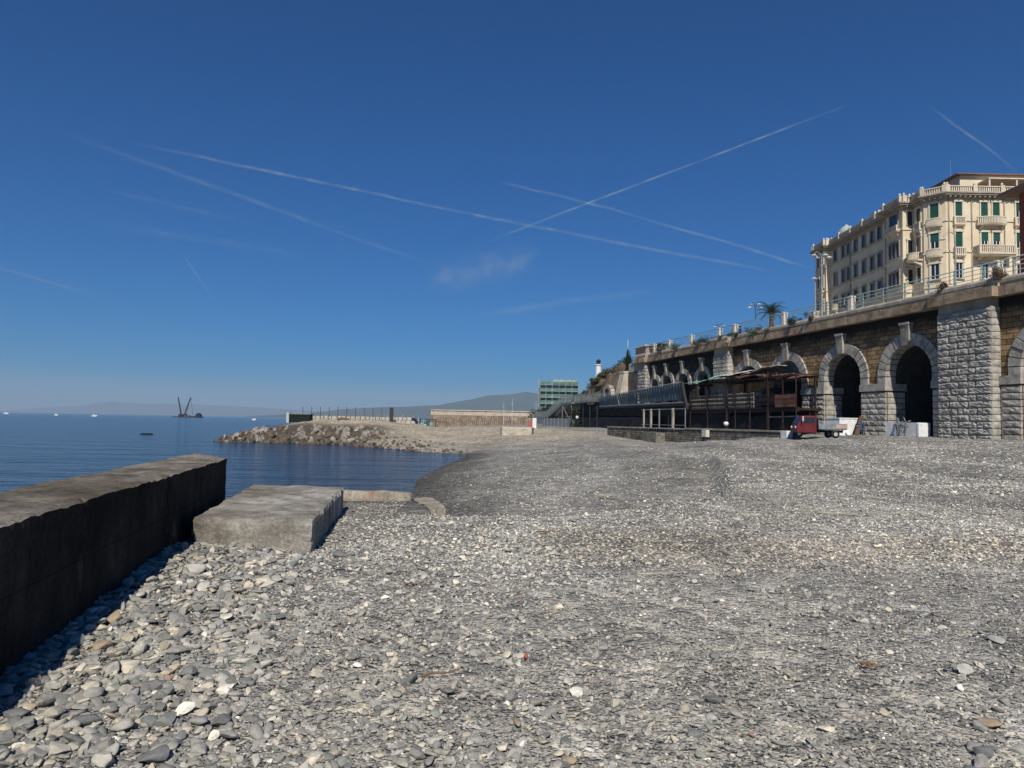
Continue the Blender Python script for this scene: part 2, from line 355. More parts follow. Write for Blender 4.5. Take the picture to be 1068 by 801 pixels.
def gridmesh(name, X, Y, Z, m, smooth=True):
    ny, nx = X.shape; me = bpy.data.meshes.new(name)
    me.vertices.add(nx * ny); me.vertices.foreach_set('co', np.stack([X, Y, Z], -1).astype(np.float32).ravel())
    i = np.arange(nx * ny).reshape(ny, nx); q = np.stack([i[:-1, :-1], i[:-1, 1:], i[1:, 1:], i[1:, :-1]], -1).reshape(-1, 4)
    me.loops.add(q.size); me.loops.foreach_set('vertex_index', q.ravel().astype(np.int32))
    me.polygons.add(len(q)); me.polygons.foreach_set('loop_start', np.arange(0, q.size, 4, dtype=np.int32)); me.polygons.foreach_set('loop_total', np.full(len(q), 4, np.int32))
    me.update(); me.validate()
    if smooth: me.polygons.foreach_set('use_smooth', np.ones(len(q), bool))
    me.materials.append(m); o = bpy.data.objects.new(name, me); COL.objects.link(o); return o

def ground_material():
    m = bpy.data.materials.new('shingle'); m.use_nodes = True; t = m.node_tree; b = t.nodes['Principled BSDF']; b.inputs['Roughness'].default_value = .95; b.inputs['Specular IOR Level'].default_value = .15
    n = t.nodes.new; l = t.links.new
    g = n('ShaderNodeNewGeometry')
    def vor(sc, feat='F1'):
        x = n('ShaderNodeTexVoronoi'); x.inputs['Scale'].default_value = sc; x.feature = feat; l(g.outputs['Position'], x.inputs['Vector']); return x
    def ramp(fac, stops):
        r = n('ShaderNodeValToRGB'); els = r.color_ramp.elements
        while len(els) < len(stops): els.new(.5)
        for e, (p, c) in zip(els, stops): e.position = p; e.color = (*c, 1)
        l(fac, r.inputs[0]); return r.outputs[0]
    def mixc(f, a, bb, bt='MIX'):
        x = n('ShaderNodeMix'); x.data_type = 'RGBA'; x.blend_type = bt
        if isinstance(f, float): x.inputs['Factor'].default_value = f
        else: l(f, x.inputs['Factor'])
        for k, c in (('A', a), ('B', bb)):
            if isinstance(c, tuple): x.inputs[k].default_value = (*c, 1)
            else: l(c, x.inputs[k])
        return x.outputs['Result']
    stops = [(0, (.09, .088, .083)), (.3, (.22, .215, .20)), (.62, (.32, .31, .285)), (.84, (.43, .41, .365)), (.95, (.55, .53, .47)), (1, (.80, .78, .72))]
    v1 = vor(16); v2 = vor(42); v3 = vor(4.2)
    s1 = n('ShaderNodeSeparateColor'); l(v1.outputs['Color'], s1.inputs[0]); s2 = n('ShaderNodeSeparateColor'); l(v2.outputs['Color'], s2.inputs[0]); s3 = n('ShaderNodeSeparateColor'); l(v3.outputs['Color'], s3.inputs[0])
    c = mixc(.45, ramp(s1.outputs[0], stops), ramp(s2.outputs[0], stops))
    c = mixc(.42, c, ramp(s3.outputs[1], stops))
    def noi(sc, d=5):
        x = n('ShaderNodeTexNoise'); x.inputs['Scale'].default_value = sc; x.inputs['Detail'].default_value = d; l(g.outputs['Position'], x.inputs['Vector']); return x.outputs['Fac']
    c = mixc(1.0, c, ramp(noi(.22), [(.3, (.74, .73, .72)), (.55, (1, 1, 1)), (.75, (1.18, 1.15, 1.08))]), 'MULTIPLY')
    c = mixc(1.0, c, ramp(noi(1.3, 8), [(.3, (.78, .78, .78)), (.7, (1.2, 1.18, 1.12))]), 'MULTIPLY')
    at = n('ShaderNodeAttribute'); at.attribute_name = 'tone'; 
    c = mixc(1.0, c, at.outputs['Color'], 'MULTIPLY')
    l(c, b.inputs['Base Color'])
    ma = n('ShaderNodeMath'); ma.operation = 'ADD'; l(v1.outputs['Distance'], ma.inputs[0])
    mb = n('ShaderNodeMath'); mb.operation = 'MULTIPLY'; l(v2.outputs['Distance'], mb.inputs[0]); mb.inputs[1].default_value = .5; l(mb.outputs[0], ma.inputs[1])
    mc = n('ShaderNodeMath'); mc.operation = 'MULTIPLY_ADD'; l(v3.outputs['Distance'], mc.inputs[0]); mc.inputs[1].default_value = 1.5; l(ma.outputs[0], mc.inputs[2])
    bp = n('ShaderNodeBump'); bp.inputs['Distance'].default_value = .05; bp.inputs['Strength'].default_value = .9; bp.invert = True
    l(mc.outputs[0], bp.inputs['Height']); l(bp.outputs[0], b.inputs['Normal'])
    return m
def tone(x, y, d):
    """stone colour of the beach, region by region: wet fine gravel by the water, grey foreshore, paler dry cobbles, sandier far spit"""
    x = np.asarray(x, float); y = np.asarray(y, float)
    wet = np.clip(1 - ss(.2, 4.6, d + .8 * vnoise(x, y, 2.5, 16)), 0, 1) * (1 - ss(70, 80, y))
    fore = ss(12.5, 16, y) * (1 - ss(12, 22, d + vnoise(x, y, 6, 5) * 6)) * (1 - ss(64, 74, y))
    t = np.ones(x.shape + (3,))
    bd = d + vnoise(x, y, 7, 15) * 7
    t = t * (1 + ss(4, 9, y) * (.10 * np.sin(bd * 1.1) + .07 * np.sin(bd * 2.6 + 1)))[..., None]
    t *= (1 - .04 * fore)[..., None] * (1 - .66 * wet)[..., None]
    oo_ = (x - AO.x) * AN.x + (y - AO.y) * AN.y
    sandy = ss(70, 92, y + vnoise(x, y, 9, 6) * 14) * ss(12, 18, oo_)
    t = t * (1 - sandy[..., None]) + sandy[..., None] * np.array([1.45, 1.32, 1.12])
    t *= (1 + .35 * ss(2, .2, np.abs(y - 17 - .9 * vnoise(x, y, 8, 4) * 8 - x * .12)) * ss(2, 6, x) * 0)[..., None]
    bwk = ss(76, 84, y) * (1 - ss(112, 120, y)) * (1 - ss(-20, -12, x)) * (1 - ss(5, 9, d))
    t = t * (1 - bwk[..., None]) + bwk[..., None] * np.array([.36, .31, .25])
    br = ss(1.6, .3, np.abs(y - 9.2 - 1.3 * vnoise(x, y, 5, 8) - .03 * x)) * ss(-.5, 1.5, x) * (1 - ss(9, 14, x))
    t = t * (1 - br[..., None]) + br[..., None] * t * np.array([.95, .91, .87])
    return t
ground = gridmesh('ground', GX, GY, GZ, ground_material()); tag(ground, kind='structure')
T = tone(GX, GY, sdist(GX, GY)); ca = ground.data.color_attributes.new('tone', 'FLOAT_COLOR', 'POINT')
ca.data.foreach_set('color', np.concatenate([T, np.ones(T.shape[:-1] + (1,))], -1).astype(np.float32).ravel())

# ---------------------------------------------------------------- sea
def sea_material():
    m = bpy.data.materials.new('sea_water'); m.use_nodes = True; t = m.node_tree; b = t.nodes['Principled BSDF']
    b.inputs['Base Color'].default_value = (.004, .028, .062, 1); b.inputs['Roughness'].default_value = .12; b.inputs['IOR'].default_value = 1.33
    n = t.nodes.new; l = t.links.new; g = n('ShaderNodeNewGeometry')
    hs_ = []
    for sc, rot, st, wgt in ((.22, 12, (.35, 1, 1), 1.0), (.9, -8, (.35, 1, 1), .45), (3.2, 12, (.45, 1, 1), .19), (11, 0, (.7, 1, 1), .05)):
        mp = n('ShaderNodeMapping'); mp.inputs['Scale'].default_value = st; mp.inputs['Rotation'].default_value = (0, 0, R(rot)); l(g.outputs['Position'], mp.inputs[0])
        x = n('ShaderNodeTexNoise'); x.inputs['Scale'].default_value = sc; x.inputs['Detail'].default_value = 3; l(mp.outputs[0], x.inputs['Vector'])
        y = n('ShaderNodeMath'); y.operation = 'MULTIPLY'; l(x.outputs['Fac'], y.inputs[0]); y.inputs[1].default_value = wgt; hs_.append(y.outputs[0])
    s = hs_[0]
    for h in hs_[1:]:
        a = n('ShaderNodeMath'); l(s, a.inputs[0]); l(h, a.inputs[1]); s = a.outputs[0]
    bp = n('ShaderNodeBump'); bp.inputs['Distance'].default_value = .55; bp.inputs['Strength'].default_value = 1; l(s, bp.inputs['Height']); l(bp.outputs[0], b.inputs['Normal'])
    return m
sx = np.sort(np.concatenate([-np.geomspace(1, 24000, 60), [0], np.geomspace(1, 9000, 40)])); sy = np.sort(np.concatenate([np.geomspace(1, 25500, 90), [0, -10, -50, -200]]))
SX, SY = np.meshgrid(sx, sy); sea = gridmesh('sea', SX, SY, SX * 0, sea_material()); tag(sea, kind='structure')

# ---------------------------------------------------------------- hills across the gulf
M['hill'] = mat('wooded_hillside', (.035, .05, .03), (.07, .08, .05), .004, .95)
def ridge(name, pts, depth, m='hill'):
    """pts: (x, y, crest height) left to right; a real ridge with slopes front and back"""
    mb = MB(); P = []
    pts = np.array(pts, float); tt = np.linspace(0, len(pts) - 1, 140); idx = np.arange(len(pts))
    xs = np.interp(tt, idx, pts[:, 0]); ys = np.interp(tt, idx, pts[:, 1]); hs2 = np.interp(tt, idx, pts[:, 2])
    q = np.linspace(-1, 1, 25); X = xs[None] + 0 * q[:, None]; Y = ys[None] + q[:, None] * depth
    prof = (1 - np.abs(q)) ** 1.1
    nz = vnoise(X, Y, depth * .35, 3) * .35 + vnoise(X, Y, depth * .13, 4) * .16
    Z = hs2[None] * (prof[:, None] * (1 + nz * (1 - prof[:, None]) * 2)) + vnoise(X, Y, 260, 7) * 22 * prof[:, None] - 3
    return tag(gridmesh(name, X, Y, Z, M[m]), kind='structure')
ridge('hills', [(-3300, 9000, 0), (-2600, 9000, 60), (-1900, 9000, 140), (-1400, 9000, 170), (-900, 9000, 200), (-800, 9000, 226), (-500, 9000, 280), (-300, 9000, 325), (-150, 9000, 338), (60, 9000, 360), (180, 9000, 382), (320, 9000, 362), (900, 9000, 380), (1600, 9000, 300), (3000, 9000, 260)], 900)
ridge('hills', [(-15500, 21500, 0), (-14000, 21500, 180), (-13000, 21500, 240), (-12000, 21500, 390), (-11000, 21500, 330), (-10500, 21500, 350), (-9000, 21500, 330), (-8000, 21500, 300), (-7000, 21500, 260), (-5500, 21500, 200), (-4200, 21500, 180), (-3000, 21500, 200)], 1500)

# ---------------------------------------------------------------- pier, block, broken wall
def rough_block(poly_top, z0, z1, nx, ny, nz, amp=.02, chip=.05, batter=0, seed=1):
    """block over a quad footprint (4 corners, counter-clockwise) subdivided and weathered; chips on the top edges"""
    P = [Vector((*p, 0)) for p in poly_top]
    bm = bmesh.new(); ids = {}
    def pt(i, j, k):
        u_, v_, w_ = i / nx, j / ny, k / nz
        p = P[0] * (1 - u_) * (1 - v_) + P[1] * u_ * (1 - v_) + P[2] * u_ * v_ + P[3] * (1 - u_) * v_
        p.z = z0 + (z1 - z0) * w_; return p
    def vid(i, j, k):
        if (i, j, k) not in ids:
            p = pt(i, j, k); q = p * 1.0
            onx = i in (0, nx); ony = j in (0, ny); onz = k == nz
            cen = (P[0] + P[1] + P[2] + P[3]) / 4
            dirn = Vector((0, 0, 0))
            if onx: dirn += (pt(i, j, k) - pt(nx - i, j, k)).normalized()
            if ony: dirn += (pt(i, j, k) - pt(i, ny - j, k)).normalized()
            if onz: dirn += Vector((0, 0, 1))
            nn = noise.fractal(q * 2.3 + Vector((seed, 0, 0)), 1.0, 2.0, 5) * amp + noise.noise(q * 9) * amp * .5
            e = (onx + ony + onz) >= 2
            if e: nn -= chip * (.25 + max(0, noise.noise(q * 5.1 + Vector((0, seed, 0)))) * .9 + max(0, noise.noise(q * 13)) * 1.3)
            q = q + dirn.normalized() * nn if dirn.length > 0 else q
            ids[(i, j, k)] = bm.verts.new(q)
        return ids[(i, j, k)]
    for i in range(nx):
        for j in range(ny): bm.faces.new((vid(i, j, nz), vid(i + 1, j, nz), vid(i + 1, j + 1, nz), vid(i, j + 1, nz)))
    for k in range(nz):
        for i in range(nx):
            bm.faces.new((vid(i, 0, k), vid(i + 1, 0, k), vid(i + 1, 0, k + 1), vid(i, 0, k + 1)))
            bm.faces.new((vid(i + 1, ny, k), vid(i, ny, k), vid(i, ny, k + 1), vid(i + 1, ny, k + 1)))
        for j in range(ny):
            bm.faces.new((vid(0, j + 1, k), vid(0, j, k), vid(0, j, k + 1), vid(0, j + 1, k + 1)))
            bm.faces.new((vid(nx, j, k), vid(nx, j + 1, k), vid(nx, j + 1, k + 1), vid(nx, j, k + 1)))
    return bm
def bmobj(name, bm, m, parent=None, smooth=False):
    bmesh.ops.recalc_face_normals(bm, faces=bm.faces)
    me = bpy.data.meshes.new(name); bm.to_mesh(me); bm.free()
    if smooth: me.polygons.foreach_set('use_smooth', [True] * len(me.polygons))
    me.materials.append(M[m] if isinstance(m, str) else m); o = bpy.data.objects.new(name, me); COL.objects.link(o)
    if parent: o.parent = parent
    return o
def concrete(name, lo, hi, dirt, streak=True, rust=False, joints=False, salt=0):
    m = bpy.data.materials.new(name); m.use_nodes = True; t = m.node_tree; b = t.nodes['Principled BSDF']; b.inputs['Roughness'].default_value = .95; b.inputs['Specular IOR Level'].default_value = .15
    n = t.nodes.new; l = t.links.new; tcn = n('ShaderNodeTexCoord'); src = tcn.outputs['Object']
    def noi(sc, d=8, r_=.65, st=None):
        x = n('ShaderNodeTexNoise'); x.inputs['Scale'].default_value = sc; x.inputs['Detail'].default_value = d; x.inputs['Roughness'].default_value = r_
        if st:
            mp = n('ShaderNodeMapping'); mp.inputs['Scale'].default_value = st; l(src, mp.inputs[0]); l(mp.outputs[0], x.inputs['Vector'])
        else: l(src, x.inputs['Vector'])
        return x.outputs['Fac']
    def ramp(f, stops):
        r = n('ShaderNodeValToRGB'); els = r.color_ramp.elements
        while len(els) < len(stops): els.new(.5)
        for e, (p, c) in zip(els, stops): e.position = p; e.color = (*c, 1)
        l(f, r.inputs[0]); return r.outputs[0]
    def mul(a, c):
        x = n('ShaderNodeMix'); x.data_type = 'RGBA'; x.blend_type = 'MULTIPLY'; x.inputs['Factor'].default_value = 1; l(a, x.inputs['A']); l(c, x.inputs['B']); return x.outputs['Result']
    c = ramp(noi(1.6), [(.32, lo), (.68, hi)])
    c = mul(c, ramp(noi(26, 4), [(.3, (.62, .62, .62)), (.7, (1.2, 1.2, 1.2))]))
    c = mul(c, ramp(noi(.55, 6), [(.36, dirt), (.6, (1, 1, 1))]))
    if streak: c = mul(c, ramp(noi(3.5, 5, .6, (1, 1, .12)), [(.35, (.6, .58, .55)), (.6, (1.1, 1.1, 1.1))]))
    if rust:
        x = n('ShaderNodeMix'); x.data_type = 'RGBA'; l(c, x.inputs['A']); x.inputs['B'].default_value = (.30, .12, .035, 1)
        l(ramp(noi(2.3, 6, .6, (1, 1, .35)), [(.56, (0, 0, 0)), (.72, (1, 1, 1))]), x.inputs['Factor']); c = x.outputs['Result']
    if salt:
        x = n('ShaderNodeMix'); x.data_type = 'RGBA'; l(c, x.inputs['A']); x.inputs['B'].default_value = (.30, .29, .27, 1)
        l(ramp(noi(2.6, 9, .75, (1, 1, .5)), [(.60, (0, 0, 0)), (.78, (salt, salt, salt))]), x.inputs['Factor']); c = x.outputs['Result']
    if joints:
        sp = n('ShaderNodeSeparateXYZ'); cb = n('ShaderNodeCombineXYZ'); l(src, sp.inputs[0]); l(sp.outputs['Y'], cb.inputs['X']); l(sp.outputs['Z'], cb.inputs['Y'])
        br = n('ShaderNodeTexBrick'); l(cb.outputs[0], br.inputs['Vector']); br.inputs['Scale'].default_value = 1; br.inputs['Brick Width'].default_value = 2.3; br.inputs['Row Height'].default_value = .46; br.inputs['Mortar Size'].default_value = .008
        br.inputs['Color1'].default_value = (1, 1, 1, 1); br.inputs['Color2'].default_value = (.78, .78, .78, 1); br.inputs['Mortar'].default_value = (.45, .45, .45, 1); c = mul(c, br.outputs['Color'])
    l(c, b.inputs['Base Color'])
    ad = n('ShaderNodeMath'); l(noi(9), ad.inputs[0]); mm = n('ShaderNodeMath'); mm.operation = 'MULTIPLY'; mm.inputs[1].default_value = .35; l(noi(60, 3), mm.inputs[0]); l(mm.outputs[0], ad.inputs[1])
    bp = n('ShaderNodeBump'); bp.inputs['Distance'].default_value = .03; l(ad.outputs[0], bp.inputs['Height']); l(bp.outputs[0], b.inputs['Normal'])
    return m
M['pier'] = concrete('pier_concrete', (.20, .182, .155), (.36, .335, .29), (.5, .46, .40))
M['block'] = concrete('block_concrete', (.25, .235, .20), (.50, .475, .42), (.5, .46, .42))
M['broken'] = concrete('broken_wall_concrete', (.30, .27, .21), (.52, .48, .40), (.75, .7, .62), rust=True)
# direction of the pier (-.2050, .9787)
pd = Vector((-.2050, .9787)); p0 = Vector((-2.97, 4.21))
a = p0 - pd * 10; b_ = Vector((-4.45, 11.27)); 
nin = Vector((-pd.y, pd.x))
pier = bmobj('concrete_pier', rough_block([(a + nin * 1.03), a, b_, Vector((-5.62, 12.75))], -1.6, 2.74, 14, 260, 40, .022, .028, seed=3), 'pier')
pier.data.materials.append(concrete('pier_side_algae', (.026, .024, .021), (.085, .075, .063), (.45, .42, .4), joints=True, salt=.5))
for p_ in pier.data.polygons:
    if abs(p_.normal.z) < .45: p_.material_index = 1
tag(pier, 'long dark weathered concrete pier running out from the left foreground to the water', 'pier')
blk = bmobj('concrete_block', rough_block([(-3.74, 8.45), (-2.30, 8.42), (-2.90, 12.6), (-4.58, 12.78)], 1.2, 2.2, 30, 60, 16, .02, .05, seed=9), 'block')
tag(blk, 'low square-edged concrete block lying on the pebbles against the pier', 'concrete block')
brk = thing('broken_wall', 'low broken pale concrete wall with rust stains at the top of the beach', 'wall', (-2.4, 14.2, 0))
o = bmobj('wall', rough_block([(-1.0, -.17), (.46, -.13), (.46, .2), (-1.0, .2)], -.6, 1.97, 22, 5, 20, .02, .05, seed=5), 'broken', brk)
o = bmobj('return_wall', rough_block([(.44, -.12), (1.0, -1.75), (1.3, -1.6), (.86, .2)], -.6, 1.87, 8, 16, 14, .03, .08, seed=8), 'broken', brk)

# ---------------------------------------------------------------- pebbles
def facet_stone(seed, sub=2, cuts=9, flat=1.0, rough=.05, h0=.5, h1=.88):
    rnd = random.Random(seed); bm = bmesh.new(); bmesh.ops.create_icosphere(bm, subdivisions=sub, radius=1)
    pl = [(Vector((rnd.gauss(0, 1), rnd.gauss(0, 1), rnd.gauss(0, 1))).normalized(), rnd.uniform(h0, h1)) for _ in range(cuts)]
    off = Vector((rnd.random() * 50, 0, 0))
    for v_ in bm.verts:
        for n_, h in pl:
            d = v_.co.dot(n_)
            if d > h: v_.co -= n_ * (d - h)
        v_.co += v_.co.normalized() * noise.fractal(v_.co * 1.7 + off, 1, 2, 4) * rough
        v_.co.z *= flat
    return bm
def pebble_material():
    m = bpy.data.materials.new('pebble'); m.use_nodes = True; t = m.node_tree; b = t.nodes['Principled BSDF']; b.inputs['Roughness'].default_value = .85; b.inputs['Specular IOR Level'].default_value = .25
    n = t.nodes.new; l = t.links.new
    at = n('ShaderNodeAttribute'); at.attribute_type = 'INSTANCER'; at.attribute_name = 'pcol'
    tcn = n('ShaderNodeTexCoord'); x = n('ShaderNodeTexNoise'); x.inputs['Scale'].default_value = 2.2; x.inputs['Detail'].default_value = 7; x.inputs['Roughness'].default_value = .7
    l(tcn.outputs['Object'], x.inputs['Vector']); r = n('ShaderNodeValToRGB'); r.color_ramp.elements[0].position = .3; r.color_ramp.elements[0].color = (.72, .71, .70, 1); r.color_ramp.elements[1].position = .7; r.color_ramp.elements[1].color = (1.22, 1.2, 1.16, 1)
    l(x.outputs['Fac'], r.inputs[0]); mm = n('ShaderNodeMix'); mm.data_type = 'RGBA'; mm.blend_type = 'MULTIPLY'; mm.inputs['Factor'].default_value = 1
    l(at.outputs['Color'], mm.inputs['A']); l(r.outputs[0], mm.inputs['B']); l(mm.outputs['Result'], b.inputs['Base Color'])
    return m
PM = pebble_material()
var = bpy.data.collections.new('pebble_shapes')
for i in range(14):
    bm = facet_stone(100 + i, 2, 12 + i, .68 if i % 3 else .5, .07, .38, .8)
    if i % 2: 
        for v_ in bm.verts: v_.co.x *= 1.35
    me = bpy.data.meshes.new('pebble_shape'); bm.to_mesh(me); bm.free(); me.materials.append(PM)
    if i % 3 == 0: me.polygons.foreach_set('use_smooth', [True] * len(me.polygons))
    o = bpy.data.objects.new('pebble_shape', me); var.objects.link(o)
def sample_region(n, ymin, ymax, power, over=1.25):
    yy = ymin * (ymax / ymin) ** (rng.random(n) ** power)
    xx = (rng.random(n) * 2 - 1) * (yy * .717 + 2.8) * over
    return xx, yy
def pebbles():
    X = []; Y = []; S = []; Zo = []
    # (count, y0, y1, smallest, largest radius, sink)
    for (n_, y0, y1, r0, r1, pw, kind) in ((92000, 2.2, 9, .008, .019, 1.0, 0), (46000, 2.2, 15, .016, .034, .9, 1), (14000, 2.2, 15, .03, .06, .8, 2), (62000, 8, 20, .018, .034, .85, 0), (46000, 17, 44, .03, .055, .85, 0), (16000, 15, 60, .045, .085, .8, 2)):
        x, y = sample_region(n_, y0, y1, pw)
        r = r0 + (r1 - r0) * rng.random(n_) ** 2.2
        coarse = ss(.5, -2.6, x - .12 * y) * .8 + .2 * ss(-.12, .2, vnoise(x, y, 1.7, 11)) + .25 * ss(7, 13, y)
        if kind: keep = rng.random(n_) < np.clip(coarse + (.34 if kind == 1 else .12), 0, 1)
        else: keep = rng.random(n_) < 1
        X.append(x[keep]); Y.append(y[keep]); S.append(r[keep])
    # coarse cobbles piled along the foot of the pier
    n_ = 3400; y = 2.5 + 8 * rng.random(n_); x = -3.0 - .2095 * (y - 4.21) + rng.random(n_) ** 1.6 * 1.5 + .02
    X.append(x); Y.append(y); S.append(.026 + .05 * rng.random(n_) ** 2.0)
    X = np.concatenate(X); Y = np.concatenate(Y); S = np.concatenate(S)
    d = sdist(X, Y)
    inner = -3.02 - .2095 * (Y - 4.21)
    inblk = (Y > 8.42) & (Y < 12.7) & (X < -2.30 - .143 * (Y - 8.42)) & (X > -5)
    fg = S > 0
    ok = (d > .15) & ~((X < inner) & (Y < 13.2)) & ~inblk & (X > -3.6 - .06 * Y)
    fo = ss(12.5, 15, Y) * (1 - ss(10, 18, d)); ok &= ~((fo > .4) & (S > .034) & (rng.random(len(S)) < .6))
    ok &= ~((np.abs(Y - 14.2) < .4) & (X < -1.9)) & ~((Y > 12.0) & (Y < 14.2) & (X > -1.95) & (X < -1.2))
    X = X[ok]; Y = Y[ok]; S = S[ok]; d = d[ok]; n_ = len(X)
    Z = hgt(X, Y) + S * (rng.random(n_) * .5 - .02)
    rot = np.stack([rng.normal(0, .28, n_), rng.normal(0, .28, n_), rng.random(n_) * 6.283], -1)
    scl = S[:, None] * np.stack([.8 + .5 * rng.random(n_), .75 + .35 * rng.random(n_), .55 + .55 * rng.random(n_)], -1)
    pal = 1.9 * np.array([1.02, 1.0, .95]) * np.array([(.10, .105, .105), (.145, .147, .145), (.19, .19, .18), (.17, .165, .15), (.235, .23, .21), (.26, .235, .19), (.30, .28, .235), (.38, .37, .34), (.18, .12, .10), (.13, .145, .13)])
    pw = np.array([.17, .22, .20, .13, .11, .06, .055, .02, .002, .029]); pw /= pw.sum()
    c = pal[rng.choice(len(pal), n_, p=pw)] * (.8 + .4 * rng.random((n_, 1))) * tone(X, Y, d)
    c *= (1 + .22 * (ss(4, 9, Y) - .2))[:, None]
    me = bpy.data.meshes.new('pebbles'); me.vertices.add(n_); me.vertices.foreach_set('co', np.stack([X, Y, Z], -1).astype(np.float32).ravel())
    for nm, ty, ar, key in (('prot', 'FLOAT_VECTOR', rot, 'vector'), ('pscl', 'FLOAT_VECTOR', scl, 'vector')):
        at = me.attributes.new(nm, ty, 'POINT'); at.data.foreach_set(key, ar.astype(np.float32).ravel())
    at = me.attributes.new('pcol', 'FLOAT_COLOR', 'POINT'); at.data.foreach_set('color', np.concatenate([c, np.ones((n_, 1))], -1).astype(np.float32).ravel())
    me.materials.append(PM)
    o = bpy.data.objects.new('pebbles', me); COL.objects.link(o)
    ng = bpy.data.node_groups.new('scatter', 'GeometryNodeTree')
    ng.interface.new_socket('Geometry', in_out='INPUT', socket_type='NodeSocketGeometry'); ng.interface.new_socket('Geometry', in_out='OUTPUT', socket_type='NodeSocketGeometry')
    n = ng.nodes.new; l = ng.links.new; gi = n('NodeGroupInput'); go = n('NodeGroupOutput')
    ip = n('GeometryNodeInstanceOnPoints'); ci = n('GeometryNodeCollectionInfo'); ci.inputs['Collection'].default_value = var; ci.inputs['Separate Children'].default_value = True; ci.inputs['Reset Children'].default_value = True
    def na(nm, ty):
        q = n('GeometryNodeInputNamedAttribute'); q.data_type = ty; q.inputs['Name'].default_value = nm; return q.outputs['Attribute']
    l(gi.outputs[0], ip.inputs['Points']); l(ci.outputs[0], ip.inputs['Instance']); ip.inputs['Pick Instance'].default_value = True
    er = n('FunctionNodeEulerToRotation'); l(na('prot', 'FLOAT_VECTOR'), er.inputs[0]); l(er.outputs[0], ip.inputs['Rotation']); l(na('pscl', 'FLOAT_VECTOR'), ip.inputs['Scale'])
    l(ip.outputs[0], go.inputs[0])
    md = o.modifiers.new('scatter', 'NODES'); md.node_group = ng
    tag(o, 'loose grey beach pebbles and cobbles covering the shingle', 'pebbles', kind='stuff')
    return n_
print('pebbles', pebbles())

def stone(x, y, r, sc, m, label, seed, rz=0, name='beach_stone', cat='stone', sub=3, cuts=11, tilt=0, group=None, sink=.25, smooth=True):
    r *= .8; sink = .5
    bm = facet_stone(seed, sub, cuts + 6, 1, .07, .42, .85)
    for v_ in bm.verts: v_.co = Vector((v_.co.x * r * sc[0], v_.co.y * r * sc[1], v_.co.z * r * sc[2]))
    o = bmobj(name, bm, m, smooth=smooth); o.location = (x, y, gz(x, y) + r * sc[2] * (1 - sink) + .012); o.rotation_euler = (tilt, tilt * .5, rz)
    return tag(o, label, cat, group)
M['slate'] = mat('slate_stone', (.11, .115, .115), (.19, .19, .185), 9, .9, .006, 30)
M['tan'] = mat('tan_stone', (.24, .18, .12), (.36, .29, .20), 9, .9, .006, 30)
M['palestone'] = mat('pale_stone', (.36, .34, .29), (.52, .50, .44), 9, .9, .008, 30)
M['creamstone'] = mat('cream_stone', (.5, .45, .33), (.66, .60, .46), 14, .9, .01, 40)
M['brickred'] = mat('brick_fragment', (.30, .07, .04), (.40, .12, .07), 9, .9)
for args in ((-2.2, 3.86, .095, (1.25, .75, .4), 'slate', 'long flat slate slab in the lower left foreground', 1, .5),
             (-2.58, 3.86, .09, (1.2, .8, .4), 'slate', 'flat grey slab at the left edge of the photo', 2, .3),
             (-1.89, 3.46, .085, (1, .85, .75), 'palestone', 'round pale stone at the bottom left of the beach', 3, 0),
             (-1.68, 3.5, .105, (1.15, .7, .6), 'slate', 'big dark grey cobble right of the round pale stone', 4, .2),
             (-2.72, 4.9, .095, (1.2, .8, .6), 'tan', 'tan boulder next to the pier shadow', 5, .4),
             (-2.78, 4.28, .08, (1.3, .8, .6), 'tan', 'brownish stone low on the left beside the pier', 6, .2),
             (-2.95, 5.45, .09, (1.1, .8, .8), 'tan', 'upright tan stone at the foot of the pier', 7, .3),
             (0.06, 4.03, .06, (.7, 1.3, .5), 'tan', 'smooth elongated tan stone in the middle foreground', 8, .1),
             (-.19, 3.4, .075, (1.1, .8, .45), 'slate', 'flat oval grey stone at the bottom centre', 9, .2),
             (-.01, 3.72, .05, (1.1, .7, .5), 'creamstone', 'small cream stone beside the flat oval one', 10, 0),
             (.32, 3.6, .06, (1.2, .8, .4), 'tan', 'flat pinkish tan stone right of the bottom centre', 11, 0),
             (2.47, 5.1, .045, (1.1, .8, .8), 'creamstone', 'egg-shaped white stone beside the dry seaweed', 12, .8),
             (3.04, 4.83, .085, (1, .9, .7), 'palestone', 'angular pale grey rock near the right edge', 13, .9),
             (1.73, 3.93, .065, (1.1, .8, .5), 'creamstone', 'rough cream lump in the right foreground', 14, 0),
             (2.68, 4.02, .10, (1.2, .75, .4), 'tan', 'wide flat brownish slab low on the right', 15, -.2),
             (2.39, 3.66, .085, (1.2, .7, .5), 'slate', 'dark flat stone below the brownish slab', 16, .1),
             (.13, 5.03, .028, (.9, .6, 1.3), 'brickred', 'small red brick fragment among pale pebbles', 17, .3),
             (-3.0, 6.9, .12, (1.2, .9, .7), 'palestone', 'large pale stone at the near corner of the concrete block', 18, .3),
             (-1.95, 8.25, .10, (1.4, .8, .6), 'slate', 'grey stone lying at the right foot of the block', 19, .1)):
    stone(*args)
mb = MB(); pts = [(-.14 + .28 * i / 7, .012 * math.sin(i * 1.3), .012 + .008 * math.sin(i * .9)) for i in range(8)]
mb.tube(pts, .009, 7, .004); o = mb.build('driftwood', 'wood', smooth=True); o.location = (-.41, 4.68, gz(-.41, 4.68) + .03); o.rotation_euler = (0, -.05, .45); tag(o, 'brown driftwood stick lying on the pebbles', 'driftwood')
